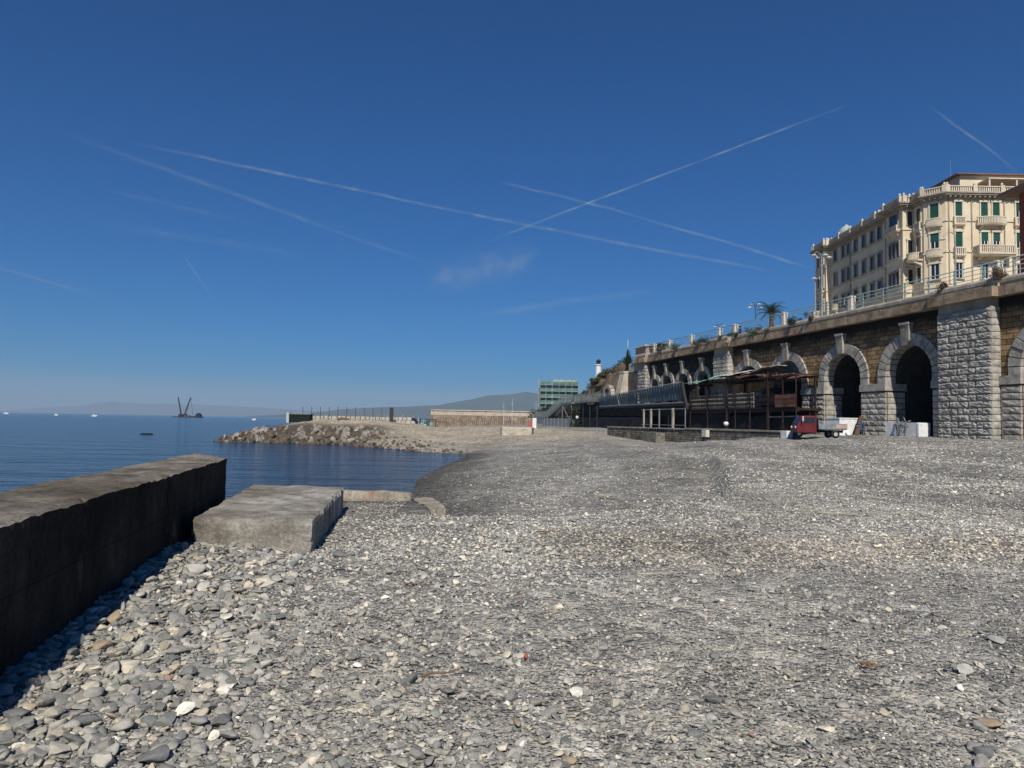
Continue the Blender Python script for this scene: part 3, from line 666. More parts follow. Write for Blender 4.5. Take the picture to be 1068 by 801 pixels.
DW = [(1.55, 7.6, .20, 'thin bleached stick lying right of centre, nearer than the brown band'), (-.9, 7.2, .14, 'short grey stick between the block and the driftwood branch'), (4.4, 9.6, .28, 'long grey stick on the right half of the brown band'), (.6, 10.4, .22, 'pale stick lying in the centre just behind the brown band'),
      (6.2, 13.5, .4, 'bleached plank on the right middle beach'), (-.2, 16.5, .35, 'bleached branch on the lower beach beyond the broken wall'), (9.5, 22.0, .5, 'washed up branch on the right far shingle'), (3.4, 24.0, .5, 'dark washed up branch in the middle of the far shingle')]
for i, (x, y, l_, lab) in enumerate(DW):
    q = random.Random(i); pts = [(l_ * (k / 6 - .5) * 2, l_ * .12 * q.uniform(-1, 1), l_ * .05 * q.uniform(0, 1)) for k in range(7)]
    mb = MB(); mb.tube(pts, l_ * .035 + .004, 6, l_ * .015); mb.tube([pts[3], (pts[3][0] + l_ * .3, l_ * .3, l_ * .08)], l_ * .02, 5, .002)
    o = mb.build('driftwood', 'wood' if i % 2 else 'sand', smooth=True); o.location = (x, y, gz(x, y) + .025); o.rotation_euler = (0, 0, q.uniform(-1, 1)); tag(o, lab, 'driftwood', 'driftwood scattered on the beach')
mb = MB()
for i in range(16):
    a_ = random.random() * 6.28; r_ = random.uniform(.03, .09); mb.tube([(math.cos(a_ + j * .5) * r_ * j / 4, math.sin(a_ + j * .5) * r_ * j / 4 * .7, .02 + .012 * math.sin(j * 2 + i)) for j in range(6)], .004, 4, .002)
o = mb.build('seaweed', 'brown'); o.location = (2.42, 4.86, gz(2.42, 4.86) + .02); tag(o, 'tangle of dry reddish seaweed on the right foreground pebbles', 'seaweed')

# ---------------------------------------------------------------- breakwater boulders
rocks = []
for i in range(12):
    bm = facet_stone(300 + i, 3, 14, .8, .12); me = bpy.data.meshes.new('breakwater_rock'); bmesh.ops.recalc_face_normals(bm, faces=bm.faces); bm.to_mesh(me); bm.free(); rocks.append(me)
variants = {}
for i, me in enumerate(rocks):
    for k in ('rockA', 'rockB', 'rockC', 'rockW'):
        c = me.copy(); c.materials.append(M[k]); variants[(i, k)] = c
def place_rock(x, y, z, r, k, label, grp):
    o = bpy.data.objects.new('breakwater_rock', variants[(random.randrange(12), k)]); COL.objects.link(o)
    o.location = (x, y, z); o.rotation_euler = [random.random() * 6.28 for _ in range(3)]; o.scale = (r * random.uniform(.9, 1.35), r * random.uniform(.7, 1), r * random.uniform(.6, .9))
    return tag(o, label, 'boulder', grp)
sh = [Vector(p) for p in ((-4.6, 73.2), (-5.8, 75), (-9.3, 76.4), (-15, 84), (-21.5, 91.5), (-30, 94.8), (-36.3, 94.4), (-39.6, 97), (-39.6, 103))]
seg = [(sh[i], sh[i + 1]) for i in range(len(sh) - 1)]; lens = [(b - a).length for a, b in seg]; tl = sum(lens)
def along(t):
    for (a, b), L_ in zip(seg, lens):
        if t <= L_: d = (b - a) / L_; return a + d * t, Vector((d.y, -d.x)) 
        t -= L_
    d = (seg[-1][1] - seg[-1][0]).normalized(); return seg[-1][1], Vector((d.y, -d.x))
cnt = 0
for row, (off, r0, r1, n_) in enumerate(((.0, .42, .75, 70), (.9, .4, .78, 66), (1.9, .38, .75, 60), (3.1, .33, .7, 54), (4.6, .3, .6, 48))):
    for i in range(n_):
        t = (i + random.random() * .9) / n_ * tl
        if t < 7 and row > 1: continue
        p, nrm = along(t); q = p + nrm * (off + random.uniform(-.4, .4))
        small = .55 if t < 20 else 1
        r = random.uniform(r0, r1) * small
        if row == 0: k = random.choice(('rockB', 'rockB', 'rockB', 'rockA', 'rockW'))
        elif row < 3: k = random.choice(('rockB', 'rockB', 'rockA', 'rockA', 'rockC') if t > 32 else ('rockA', 'rockB', 'rockC'))
        else: k = random.choice(('rockA', 'rockC', 'rockC', 'rockB') if t < 45 else ('rockB', 'rockA', 'rockB'))
        hue = {'rockA': 'grey', 'rockB': 'brown', 'rockC': 'pale', 'rockW': 'wet black'}[k]; part = 'at the cove end' if t < 22 else ('in the middle' if t < 45 else 'towards the seaward tip')
        lab = hue + ' boulder ' + part + (' of the breakwater, along the waterline' if row == 0 else (' of the breakwater, low on its slope' if row < 3 else ' of the breakwater, near its crest'))
        lab_old = ('rough boulder in the riprap edge of the breakwater, at the waterline' if row == 0 else 'rough boulder piled in the slope of the breakwater, above the waterline')
        place_rock(q.x, q.y, max(gz(q.x, q.y), -.15) + r * .05, r, k, lab, 'breakwater boulders at the waterline' if row == 0 else 'breakwater boulders on the slope'); cnt += 1
print('rocks', cnt)
o = place_rock(-63.4, 124.4, .02, 1.1, 'rockW', 'small dark rock breaking the sea surface off the pier', None); o.name = 'sea_rock'; o.scale = (1.5, .9, .30); o['category'] = 'rock'; o.rotation_euler = (0, 0, .2)

# ---------------------------------------------------------------- arcade wall
arc = thing('arcade_wall', 'long stone retaining wall with round arches carrying the seafront promenade', 'retaining wall', AO, ARZ)
ZI, ZC, WT = 7.95, 13.1, -.55          # springing, underside of cornice, wall plane
ARCH = [(-12.7, 2.6), (.3, 2.6), (8.6, 2.6), (17.4, 2.6), (25.2, 2.6)]
ARCHL = [(36.3, 1.75), (42.0, 1.75), (47.2, 1.75), (51.4, 1.3)]
def wall_with_arches(arches, s0, s1, m, zspring=lambda r: ZI, depth=14.0):
    mb = MB(); vm = MB(); n = 20; cur = s0
    for (c, r) in arches:
        zs = zspring(r)
        mb.add([(cur, WT, 0), (c - r, WT, 0), (c - r, WT, ZC + .3), (cur, WT, ZC + .3)], [(0, 1, 2, 3)])
        pts = [(c - r * math.cos(math.pi * k / n), zs + r * math.sin(math.pi * k / n)) for k in range(n + 1)]
        for k in range(n):
            (xa, za), (xb, zb) = pts[k], pts[k + 1]
            mb.add([(xa, WT, za), (xb, WT, zb), (xb, WT, ZC + .3), (xa, WT, ZC + .3)], [(0, 1, 2, 3)])
            vm.add([(xa, WT, za), (xb, WT, zb), (xb, WT - depth, zb), (xa, WT - depth, za)], [(0, 1, 2, 3)])
        for x in (c - r, c + r): vm.add([(x, WT, 0), (x, WT - depth, 0), (x, WT - depth, zs), (x, WT, zs)], [(0, 1, 2, 3)])
        vm.add([(c - r, WT - depth, 0), (c + r, WT - depth, 0)] + [(p[0], WT - depth, p[1]) for p in pts[::-1]], [tuple(range(len(pts) + 2))])
        cur = c + r
    mb.add([(cur, WT, 0), (s1, WT, 0), (s1, WT, ZC + .3), (cur, WT, ZC + .3)], [(0, 1, 2, 3)])
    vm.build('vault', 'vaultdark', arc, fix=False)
    return mb.build('wall', m, arc, fix=False)
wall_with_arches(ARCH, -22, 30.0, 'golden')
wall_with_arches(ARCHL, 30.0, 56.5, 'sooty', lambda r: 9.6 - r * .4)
mb = MB(); mb.box(56.5, 57, -12, WT, 0, ZC + .3); mb.build('end_wall', 'darkstone', arc)
for (c, r), big in [(a, True) for a in ARCH] + [(a, False) for a in ARCHL]:
    zs = ZI if big else 9.6 - r * .4; t_ = .95 if big else .72; n = 15 if big else 9; mb = MB()
    for k in range(n):
        if k == n // 2: continue
        a0 = math.pi * k / n + .014; a1 = math.pi * (k + 1) / n - .014; pr_ = WT + .16 + random.uniform(-.03, .04)
        ri, ro = r - .02, r + t_ + random.uniform(-.03, .03)
        P = [(ri, a0), (ri, a1), (ro, a0), (ro, a1)]
        vs = [(c - rr * math.cos(aa), yy, zs + rr * math.sin(aa)) for yy in (WT - .9, pr_) for rr, aa in P]
        mb.hexa([vs[0], vs[1], vs[2], vs[3], vs[4], vs[5], vs[6], vs[7]])
    if big:
        for xa, xb in ((c - r - t_ + .02, c - r + .02), (c + r - .02, c + r + t_ - .02)):
            if not (-8.4 < xa < -3.6 and xb < -3.3): mb.box(xa, xb, WT - .9, WT + .17, 7.345, zs - .03)
    mb.build('arch_ring', 'graystone', arc)
    kz = zs + r - .05; kt = 12.2; kw = .36 if big else .24
    mb = MB(); vs = [(c - kw, WT - .3, kz), (c + kw, WT - .3, kz), (c - kw, WT + .34, kz), (c + kw, WT + .34, kz), (c - kw * 1.35, WT - .3, kt), (c + kw * 1.35, WT - .3, kt), (c - kw * 1.35, WT + .5, kt), (c + kw * 1.35, WT + .5, kt)]
    mb.hexa(vs).box(c - kw * 1.5, c + kw * 1.5, WT - .2, WT + .56, kt + .003, kt + .2); mb.build('keystone', 'curb', arc)
# piers below the springing, with impost bands
edges = []
allA = ARCH
for i in range(len(allA) - 1):
    edges.append((allA[i][0] + allA[i][1], allA[i + 1][0] - allA[i + 1][1]))
edges.append((ARCH[-1][0] + 2.6, 30.4))
for (e0, e1) in edges:
    spans = [(e0, e1)]
    if e0 < -5 < e1: spans = [(e0, -8.5), (-3.5, e1)]
    for (x0, x1) in spans:
        mb = MB(); z = 1.6; r_ = 0
        while z < 6.6:
            h = .50; zt = min(z + h, 6.7)
            nb = max(1, round((x1 - x0) / 1.15)); cuts = [x0] + [x0 + (x1 - x0) * (k + (.25 if r_ % 2 else -.1)) / nb for k in range(1, nb)] + [x1]
            for q in range(len(cuts) - 1): mb.rustic(cuts[q], cuts[q + 1], z, zt, WT - .02, WT + .16, .05)
            # jamb faces inside the openings, facing the camera side
            for yy in (WT - .02, WT - .95): 
                mb.rustic(x0 - .03 + (.07 if True else 0) - .06, x0 + .12, z, zt, yy - .93, yy, .03, 3, 2, side=-1) if x0 != -3.5 else None
            z = zt; r_ += 1
        mb.build('pier', 'graystone', arc)
        mb = MB(); mb.box(x0 - .08, x1 + .06, WT - 2.0, WT + .27, 6.72, 7.34); mb.build('impost', 'graystone', arc)
# big pilaster and its neighbours
def pilaster(x0, x1, out, ztop, zrust, m='graystone', course=.505, bulge=.07):
    pm = MB(); z = 1.5; r_ = 0
    pm.box(x0 + .05, x1 - .05, WT - .3, out - .05, 0, zrust)
    while z < zrust - .1:
        zt = min(z + course, zrust); nb = 3 if (x1 - x0) > 4 else 2
        cuts = [x0] + [x0 + (x1 - x0) * (k + (.28 if r_ % 2 else -.18) + random.uniform(-.05, .05)) / nb for k in range(1, nb)] + [x1]
        for q in range(len(cuts) - 1): pm.rustic(cuts[q], cuts[q + 1], z, zt, out - .06, out, bulge, 11, 6)
        pm.rustic(x0, x0 + .1, z, zt, WT, out - .02, bulge * .5, 4, 3, side=-1)
        z = zt; r_ += 1
    pm.build('pilaster', m, arc)
    cap = MB().box(x0 + .12, x1 - .06, WT - .2, out - .10, zrust + .004, ztop + .1); cap.build('pilaster_cap', 'trimdark', arc)  # cap in dark trim: shade under the cornice put into its colour
pilaster(-8.45, -3.55, .30, ZC, 12.45)
pilaster(28.6, 32.2, .25, ZC, 12.3)
pilaster(53.6, 56.6, .25, ZC, 12.6)
# cornice slabs and coping, jogging forward over the pilasters
def band(y1, z0, z1, m, name, seg_len, jit=.01, gap=.012, ext=.55):
    mb = MB(); s = -22.0
    while s < 57:
        e = min(s + seg_len * random.uniform(.85, 1.15), 57.2)
        for a_, b in ((-8.95, -3.05), (28.2, 32.6), (53.2, 57.2)):
            if s < a_ < e: e = a_
            if s < b < e: e = b
        mid = (s + e) / 2; ex = ext if any(a_ <= mid <= b for a_, b in ((-8.95, -3.05), (28.2, 32.6), (53.2, 57.2))) else 0
        j = random.uniform(-jit, jit)
        mb.box(s + gap, e - gap, WT - 1.2, y1 + ex + j, z0, z1 + j)
        s = e
    return mb.build(name, m, arc)
band(.15, ZC, 13.82, 'slab', 'cornice', 1.5, .02)
band(-.05, 13.825, 13.95, 'trimdark', 'cornice_fillet', 4, .004)
mb = MB()   # rounded coping
prof = [(-.75, 13.955), (-.06, 13.955), (.02, 14.08), (.02, 14.3), (-.10, 14.46), (-.3, 14.52), (-.6, 14.5), (-.75, 14.4)]
s = -22.0
while s < 57:
    e = min(s + 2.2, 57.2); jogs = ((-8.95, -3.05), (28.2, 32.6), (53.2, 57.2))
    for a_, b in jogs:
        if s < a_ < e: e = a_
        if s < b < e: e = b
    ex = .5 if any(a_ <= (s + e) / 2 <= b for a_, b in jogs) else 0; dz = random.uniform(-.012, .012)
    k = len(mb.v); n = len(prof)
    for x in (s + .01, e - .01): mb.v += [(x, y + ex, z + dz) for y, z in prof]
    for i in range(n): mb.f.append((k + i, k + (i + 1) % n, k + n + (i + 1) % n, k + n + i))
    mb.f.append(tuple(k + i for i in range(n))); mb.f.append(tuple(k + n + i for i in range(n))[::-1]); s = e
mb.build('coping', 'curb', arc)
# infill of the third arch: blue-grey lunette
mb = MB(); c, r = ARCH[3]; n = 20
pts = [(c - r * math.cos(math.pi * k / n), ZI + .4 + (r - .02) * math.sin(math.pi * k / n)) for k in range(n + 1)]
mb.add([(p[0], WT - .7, max(p[1], 8.0)) for p in pts] + [(p[0], WT - .8, max(p[1], 8.0)) for p in pts], [tuple(range(n + 1)), tuple(range(2 * n + 1, n, -1))])
mb.build('lunette', mat('lunette_glass', (.10, .12, .14), (.17, .19, .21), 1, .4), arc, fix=False)
prom = MB(); prom.box(-22, 57.1, -90, WT - 1.25, 13.0, 13.95); prom.box(57.12, 67, -12, -2.45, 12.405, 13.93)
o = prom.build('promenade', 'conc_pale'); o.location = AO; o.rotation_euler = (0, 0, ARZ); tag(o, kind='structure')

# ---------------------------------------------------------------- railing and pillars along the promenade
rl = thing('railing', 'pale aqua metal railing on top of the arcade wall', 'railing', A(0, -.3, 14.48), ARZ)
mb = MB()
for z in (.35, .68, 1.0, 1.3): mb.tube([(-21, 0, z), (56, 0, z)], .028 if z < 1.2 else .042, 6)
mb.build('rail', 'rail', rl, smooth=True)
pm = MB(); pm.box(-.05, .05, -.04, .04, 0, 1.36); post0 = None; s = -20
while s < 56:
    if post0 is None: post0 = pm.build('post', 'rail', rl); post0.location = (s, 0, 0)
    else: q = post0.copy(); COL.objects.link(q); q.location = (s, 0, 0)
    s += 2.55
PIL = [(7.05, 'stout pale stone pillar in the railing before the palazzo side facade'), (-8.5, 'pale stone pillar in the railing above the big rusticated pilaster'), (17.7, 'pale stone pillar in the railing right of the palm tree'), (27.8, 'pale stone pillar in the railing left of the person in dark blue'),
       (31.5, 'pale stone pillar in the railing above the second pilaster'), (39.1, 'pale stone pillar third from the far end of the arcade railing'), (46.0, 'pale stone pillar second from the far end of the arcade railing'), (51.4, 'pale stone pillar at the far end of the arcade railing')]
p0_ = None
for s, lab in PIL:
    if p0_ is None:
        p0_ = thing('railing_pillar', lab, 'pillar', A(s, -.32, 14.45), ARZ, 'pale pillars in the promenade railing')
        MB().box(-.24, .24, -.24, .24, 0, 1.2).build('shaft', 'pillar', p0_)
        MB().box(-.28, .28, -.28, .28, 1.203, 1.32).hexa([(-.24, -.24, 1.322), (.24, -.24, 1.322), (-.24, .24, 1.322), (.24, .24, 1.322), (-.1, -.1, 1.4), (.1, -.1, 1.4), (-.1, .1, 1.4), (.1, .1, 1.4)]).build('cap', 'pillar', p0_)
    else: dup(p0_, A(s, -.32, 14.45), ARZ, lab)

# ---------------------------------------------------------------- vegetation
def leaves(n, rx, ry, rz, size, m, name='foliage', parent=None, seed=0, squash=0, clumps=7):
    g = np.random.default_rng(seed)
    cc = g.normal(0, .42, (clumps, 3)); cc[:, 2] = np.abs(cc[:, 2]) * .9
    cr = g.uniform(.3, .6, clumps); ci = g.integers(0, clumps, n)
    d = g.normal(0, 1, (n, 3)); d /= np.linalg.norm(d, axis=1)[:, None]; rad = g.random(n) ** .45
    p = cc[ci] + d * (rad * cr[ci])[:, None]; p = p * np.array([rx, ry, rz]); p[:, 2] = np.maximum(p[:, 2], -.05)
    t1 = g.normal(0, 1, (n, 3)); t1 /= np.linalg.norm(t1, axis=1)[:, None]; t2 = np.cross(t1, g.normal(0, 1, (n, 3))); t2 /= np.linalg.norm(t2, axis=1)[:, None]
    s = size * g.uniform(.6, 1.3, n)[:, None]
    V = np.stack([p - t1 * s, p - t2 * s * .45, p + t1 * s, p + t2 * s * .45], 1).reshape(-1, 3)
    me = bpy.data.meshes.new(name); me.from_pydata(V.tolist(), [], [(4 * i, 4 * i + 1, 4 * i + 2, 4 * i + 3) for i in range(n)]); me.materials.append(M[m])
    o = bpy.data.objects.new(name, me); COL.objects.link(o)
    if parent: o.parent = parent
    return o
def bush(loc, rx, ry, rz, m, label, seed, n=700, size=.07, name='bush', cat='bush', group=None, stems=True):
    t = thing(name, label, cat, loc, 0, group)
    leaves(n, rx, ry, rz, size, m, 'foliage', t, seed)
    mb = MB(); g = random.Random(seed)
    for i in range(6): mb.tube([(0, 0, -.1), (g.uniform(-.3, .3) * rx, g.uniform(-.3, .3) * ry, rz * .4), (g.uniform(-.7, .7) * rx, g.uniform(-.7, .7) * ry, rz * .8)], .03 * rx, 5, .01 * rx)
    mb.build('stems', 'trunk', t)
    return t
for i, (s, o_, z, rx, rz, m, lab) in enumerate(((-4.2, .1, 14.2, .8, .9, 'leafdry', 'dry brown bush growing on the coping above the big pilaster'), (-9.1, .2, 14.3, .6, .9, 'leafdry', 'dry bush at the foot of the pillar near the right edge'),
        (15.4, .1, 14.2, .9, .7, 'leafdark', 'dark bush on the wall top right of the palm'), (12.5, .1, 14.3, .5, .6, 'leafdry', 'small reddish bush on the wall top before the palazzo'),
        (23.2, .1, 14.0, 1.5, 1.0, 'leaf', 'broad green bush hanging over the wall below the palm'), (20.3, .1, 14.1, 1.0, .5, 'leafdry', 'low brown bush just left of the palm-side pillar'),
        (27.0, .1, 14.1, .9, .6, 'leafdark', 'low dark bush beside the person in dark blue'), (33.4, .1, 14.2, 1.3, .9, 'leafdark', 'dark bush on the wall top left of the second pilaster'),
        (36.4, .1, 14.2, 1.4, .8, 'leafdry', 'brownish bush on the far part of the wall top'), (43.0, .1, 14.2, 1.6, 1.0, 'leaf', 'green bush between the two far railing pillars'),
        (48.5, .1, 14.2, 1.6, 1.2, 'leafdark', 'dense dark bush right of the pinkish kiosk'), (29.6, .1, 14.3, .9, .5, 'leafdry', 'thin dry bush above the second pilaster'))):
    bush(A(s, o_, z), rx, rx * .7, rz, m, lab, 20 + i, 900, .075)
def tree(loc, h, rx, rz, m, label, seed, n=5000, size=.22, cat='tree', name='tree', group=None, clumps=14):
    t = thing(name, label, cat, loc, 0, group); g = random.Random(seed)
    mb = MB(); mb.tube([(0, 0, -1), (.1, 0, h * .5), (0, .1, h)], .22, 8, .09)
    for i in range(7):
        a_ = i * .9; mb.tube([(0, 0, h * (.45 + .07 * i)), (math.cos(a_) * rx * .4, math.sin(a_) * rx * .4, h * (.7 + .07 * i)), (math.cos(a_) * rx * .75, math.sin(a_) * rx * .75, h * (.85 + .08 * i))], .08, 6, .03)
    mb.build('trunk', 'trunk', t)
    c = leaves(n, rx, rx, rz, size, m, 'crown', t, seed, clumps=clumps); c.location = (0, 0, h * .75)
    return t
# date palm behind the railing
pt_ = thing('palm_tree', 'small palm with arching fronds behind the promenade railing', 'palm tree', A(30.5, -7, 13.96))
mb = MB(); mb.tube([(0, 0, -.1), (.05, 0, 2.2), (0, 0, 3.9)], .32, 10, .26); mb.build('trunk', 'trunk', pt_)
for i in range(30):
    az = i * 2.399; el = R(80 - 75 * (i / 30)); Ln = random.uniform(2.1, 2.7); mb = MB(); pts = []
    for k in range(9):
        f = k / 8; bend = el - f * f * R(85); 
        pts.append(Vector((0, 0, 3.9)) if k == 0 else pts[-1] + Vector((math.cos(az) * math.cos(bend), math.sin(az) * math.cos(bend), math.sin(bend))) * Ln / 8)
    mb.tube(pts, .03, 4, .008)
    side = Vector((-math.sin(az), math.cos(az), 0))
    for k in range(1, 25):
        f = k / 24 * 8; j = min(int(f), 7); p = pts[j].lerp(pts[j + 1], f - j); d = (pts[j + 1] - pts[j]).normalized(); ll = .5 * math.sin(math.pi * min(1, .15 + f / 9)) + .1
        for sg in (-1, 1):
            tip = p + side * sg * ll * .8 + d * ll * .6 - Vector((0, 0, ll * .25)); mb.add([p - d * .03, p + d * .03, tip], [(0, 1, 2)])
    mb.build('frond', 'palmleaf', pt_, fix=False)

# ---------------------------------------------------------------- street lamps
def lamp(loc, h, arms, label, rz=0, m='steel', group='street lamps on the promenade'):
    t = thing('street_lamp', label, 'street lamp', loc, rz, group)
    mb = MB(); mb.lathe([(.16, 0), (.14, .6), (.08, .7), (.06, h)], 10); mb.build('pole', m, t, smooth=True)
    for (dx, dy, dz) in arms:
        mb = MB(); pts = [(dx * f, dy * f, h + dz * f + .5 * math.sin(math.pi * f)) for f in [k / 8 for k in range(9)]]
        mb.tube(pts, .035, 6); arm = mb.build('arm', m, t)
        mb = MB(); mb.lathe([(.05, .1), (.14, .06), (.32, -.04), (.34, -.1), (.1, -.14)], 12, (dx, dy, h + dz)); mb.build('lamp_head', 'greysheet', arm)
    return t
lamp(A(8.9, -14, 13.96), 9.2, [(-1.35, 0, -.4)], 'tall lamp with one curved arm before the cream palazzo front', 0)
lamp(A(17.7, -5, 13.96), 8.2, [(-.9, 0, .3), (-.45, .3, .1), (.4, 0, .35), (.8, 0, .1)], 'lamp with a cluster of four heads left of the palazzo', 0)
lamp(A(23, -8, 13.96), 6.6, [(-.15, -.1, .5)], 'single head lamp hanging left of the palazzo corner', 0)
lamp(A(48.7, -16, 13.96), 8.0, [(-.9, 0, 0), (.9, 0, 0), (-.45, .3, .5), (.5, -.2, .5)], 'far lamp with curled arms left of the palm', 0, 'darksteel')
lamp(A(67, -20, 13.96), 7.4, [(-.8, 0, 0), (.8, 0, .2)], 'farthest small lamp above the promenade railing', 0, 'darksteel')

# ---------------------------------------------------------------- person on the promenade
def skin_figure(name, joints, edges, radii, m, parent=None, sub=2):
    me = bpy.data.meshes.new(name); me.from_pydata(joints, edges, []); me.materials.append(M[m]); o = bpy.data.objects.new(name, me); COL.objects.link(o)
    md = o.modifiers.new('skin', 'SKIN'); sv = me.skin_vertices[0].data if me.skin_vertices else None
    if sv is None:
        bm = bmesh.new(); bm.from_mesh(me); bm.verts.layers.skin.verify(); bm.to_mesh(me); bm.free(); sv = me.skin_vertices[0].data
    for i, r_ in enumerate(radii): sv[i].radius = (r_, r_)
    sv[0].use_root = True
    s_ = o.modifiers.new('sub', 'SUBSURF'); s_.levels = sub; s_.render_levels = sub; o.parent = parent
    return o
pe = thing('person', 'person in dark blue clothes walking behind the promenade railing', 'person', A(28.7, -1.5, 13.96), ARZ)
J = [(0, 0, .95), (0, 0, 1.2), (0, 0, 1.42), (0, 0, 1.54), (0, 0, 1.66), (0, 0, 1.74), (.16, 0, 1.38), (.22, .05, 1.12), (.2, .16, .92), (-.16, 0, 1.38), (-.24, -.05, 1.12), (-.22, .02, .9), (.09, 0, .88), (.12, .12, .5), (.12, .05, .09), (.12, .16, .04), (-.09, 0, .88), (-.1, -.05, .5), (-.1, -.2, .1), (-.1, -.1, .04)]
E_ = [(0, 1), (1, 2), (2, 3), (3, 4), (4, 5), (2, 6), (6, 7), (7, 8), (2, 9), (9, 10), (10, 11), (0, 12), (12, 13), (13, 14), (14, 15), (0, 16), (16, 17), (17, 18), (18, 19)]
skin_figure('body', J, E_, [.14, .13, .14, .055, .09, .07, .06, .045, .03, .06, .045, .03, .085, .06, .04, .035, .085, .06, .04, .035], 'darkblue', pe)
MB().lathe([(.0, 1.56), (.085, 1.58), (.1, 1.66), (.09, 1.75), (.03, 1.8)], 10).build('head', 'skin', pe, smooth=True)
MB().lathe([(.108, 1.66), (.11, 1.72), (.09, 1.79), (.02, 1.83)], 10).build('hair', 'black', pe, smooth=True)

# ---------------------------------------------------------------- palazzo
BZ = 13.95
plan = [(52.4, 122.0), (51.6, 121.0), (51.6, 117.0), (52.4, 117.0), (52.4, 98.0), (51.6, 98.0), (51.6, 93.8), (52.9, 93.8), (52.9, 91.2), (54.6, 89.3), (72, 89.3), (72, 122)]
def offset(poly, d):
    out = []; n = len(poly)
    for i in range(n):
        p0, p1, p2 = (Vector(poly[(i + k) % n]) for k in (-1, 0, 1))
        e1 = (p1 - p0).normalized(); e2 = (p2 - p1).normalized(); n1_ = Vector((-e1.y, e1.x)) * -1; n2_ = Vector((-e2.y, e2.x)) * -1
        bis = n1_ + n2_
        if bis.length < 1e-4: out.append(p1 + n1_ * d); continue
        bis = bis.normalized(); out.append(p1 + bis * d / max(.35, bis.dot(n1_)))
    return [(p.x, p.y) for p in out]
# polygon runs anticlockwise seen from above? left side down the road, then right: outward normal = right-hand side
pal = thing('palazzo', 'cream four storey palazzo with green shutters and balconies above the promenade', 'building', (52, 89, BZ))
PO = Vector((52, 89, BZ))
def L3(x, y, z): return (x - PO.x, y - PO.y, z - PO.z)
def plocal(poly): return [(p[0] - PO.x, p[1] - PO.y) for p in poly]
body = MB().prism(plocal(plan), 0, 33.0 - BZ).build('wall', 'cream', pal)
MB().prism(plocal(offset(plan, .12)), 29.9 - BZ - .12, 29.9 - BZ + .06).build('string_course', 'trim', pal)
MB().prism(plocal(offset(plan, .12)), 25.95 - BZ - .15, 25.95 - BZ + .06).build('string_course', 'trim', pal)
MB().prism(plocal(offset(plan, .14)), 21.6 - BZ - .2, 21.6 - BZ + .06).build('string_course', 'trim', pal)
MB().prism(plocal(offset(plan, .10)), 32.5 - BZ, 32.6 - BZ).prism(plocal(offset(plan, .75)), 33.003 - BZ, 33.2 - BZ).prism(plocal(offset(plan, .9)), 33.204 - BZ, 33.36 - BZ).prism(plocal(offset(plan, .3)), 32.8 - BZ, 33.0 - BZ).build('cornice', 'trimdark', pal)
MB().prism(plocal(offset(plan, .80)), 33.363 - BZ, 33.41 - BZ).build('gutter', 'roof', pal)
segs = list(zip(plan[:-2], plan[1:-1]))
def frame_of(p, q):
    P_ = Vector(p); Q_ = Vector(q); u_ = (Q_ - P_).normalized(); nn = Vector((u_.y, -u_.x)); nn = -nn if False else nn
    return P_, u_, nn, (Q_ - P_).length
# outward normal test: main long side outward must be -x
P_, u_, nn, ln = frame_of((52.4, 117), (52.4, 98)); SGN = 1 if nn.x < 0 else -1
def tfm(p, q):
    P_, u_, nn, ln = frame_of(p, q); nn = nn * SGN
    return (lambda a, o, z: (P_.x + u_.x * a + nn.x * o - PO.x, P_.y + u_.y * a + nn.y * o - PO.y, z - PO.z)), ln
# modillions under the cornice and roof balustrade with finials
mod = MB(); bal = MB(); fin = MB(); ped = MB()
for p, q in segs:
    tf, ln = tfm(p, q)
    a = .3
    while a < ln: mod.box(a - .09, a + .09, 0.02, .62, 32.76, 32.998, tf); a += .62
    tb = lambda x, y, z: tf(x, y + .35, z)
    if ln < .9 and False: continue
    bal.box(-.2, ln + .2, -.14, .14, 33.42, 33.54, tb); bal.box(-.2, ln + .2, -.15, .15, 34.12, 34.24, tb)
    a = .35
    while a < ln - .1: bal.box(a - .065, a + .065, -.07, .07, 33.54, 34.12, tb); a += .27
    npd = max(1, round(ln / 3.6))
    for k in range(npd + 1):
        c = ln * k / npd; ped.box(c - .24, c + .24, -.22, .22, 33.43, 34.34, tb)
        x, y, z = tb(c, 0, 34.34); fin.lathe([(.06, 0), (.15, .09), (.16, .2), (.08, .32), (.02, .38)], 8, (x, y, z))
mod.build('modillion_row', 'trimdark', pal); rb = bal.build('roof_balustrade', 'trim', pal)
ped.build('pedestal_row', 'trim', rb); fin.build('finial_row', 'pillar', rb, smooth=True)
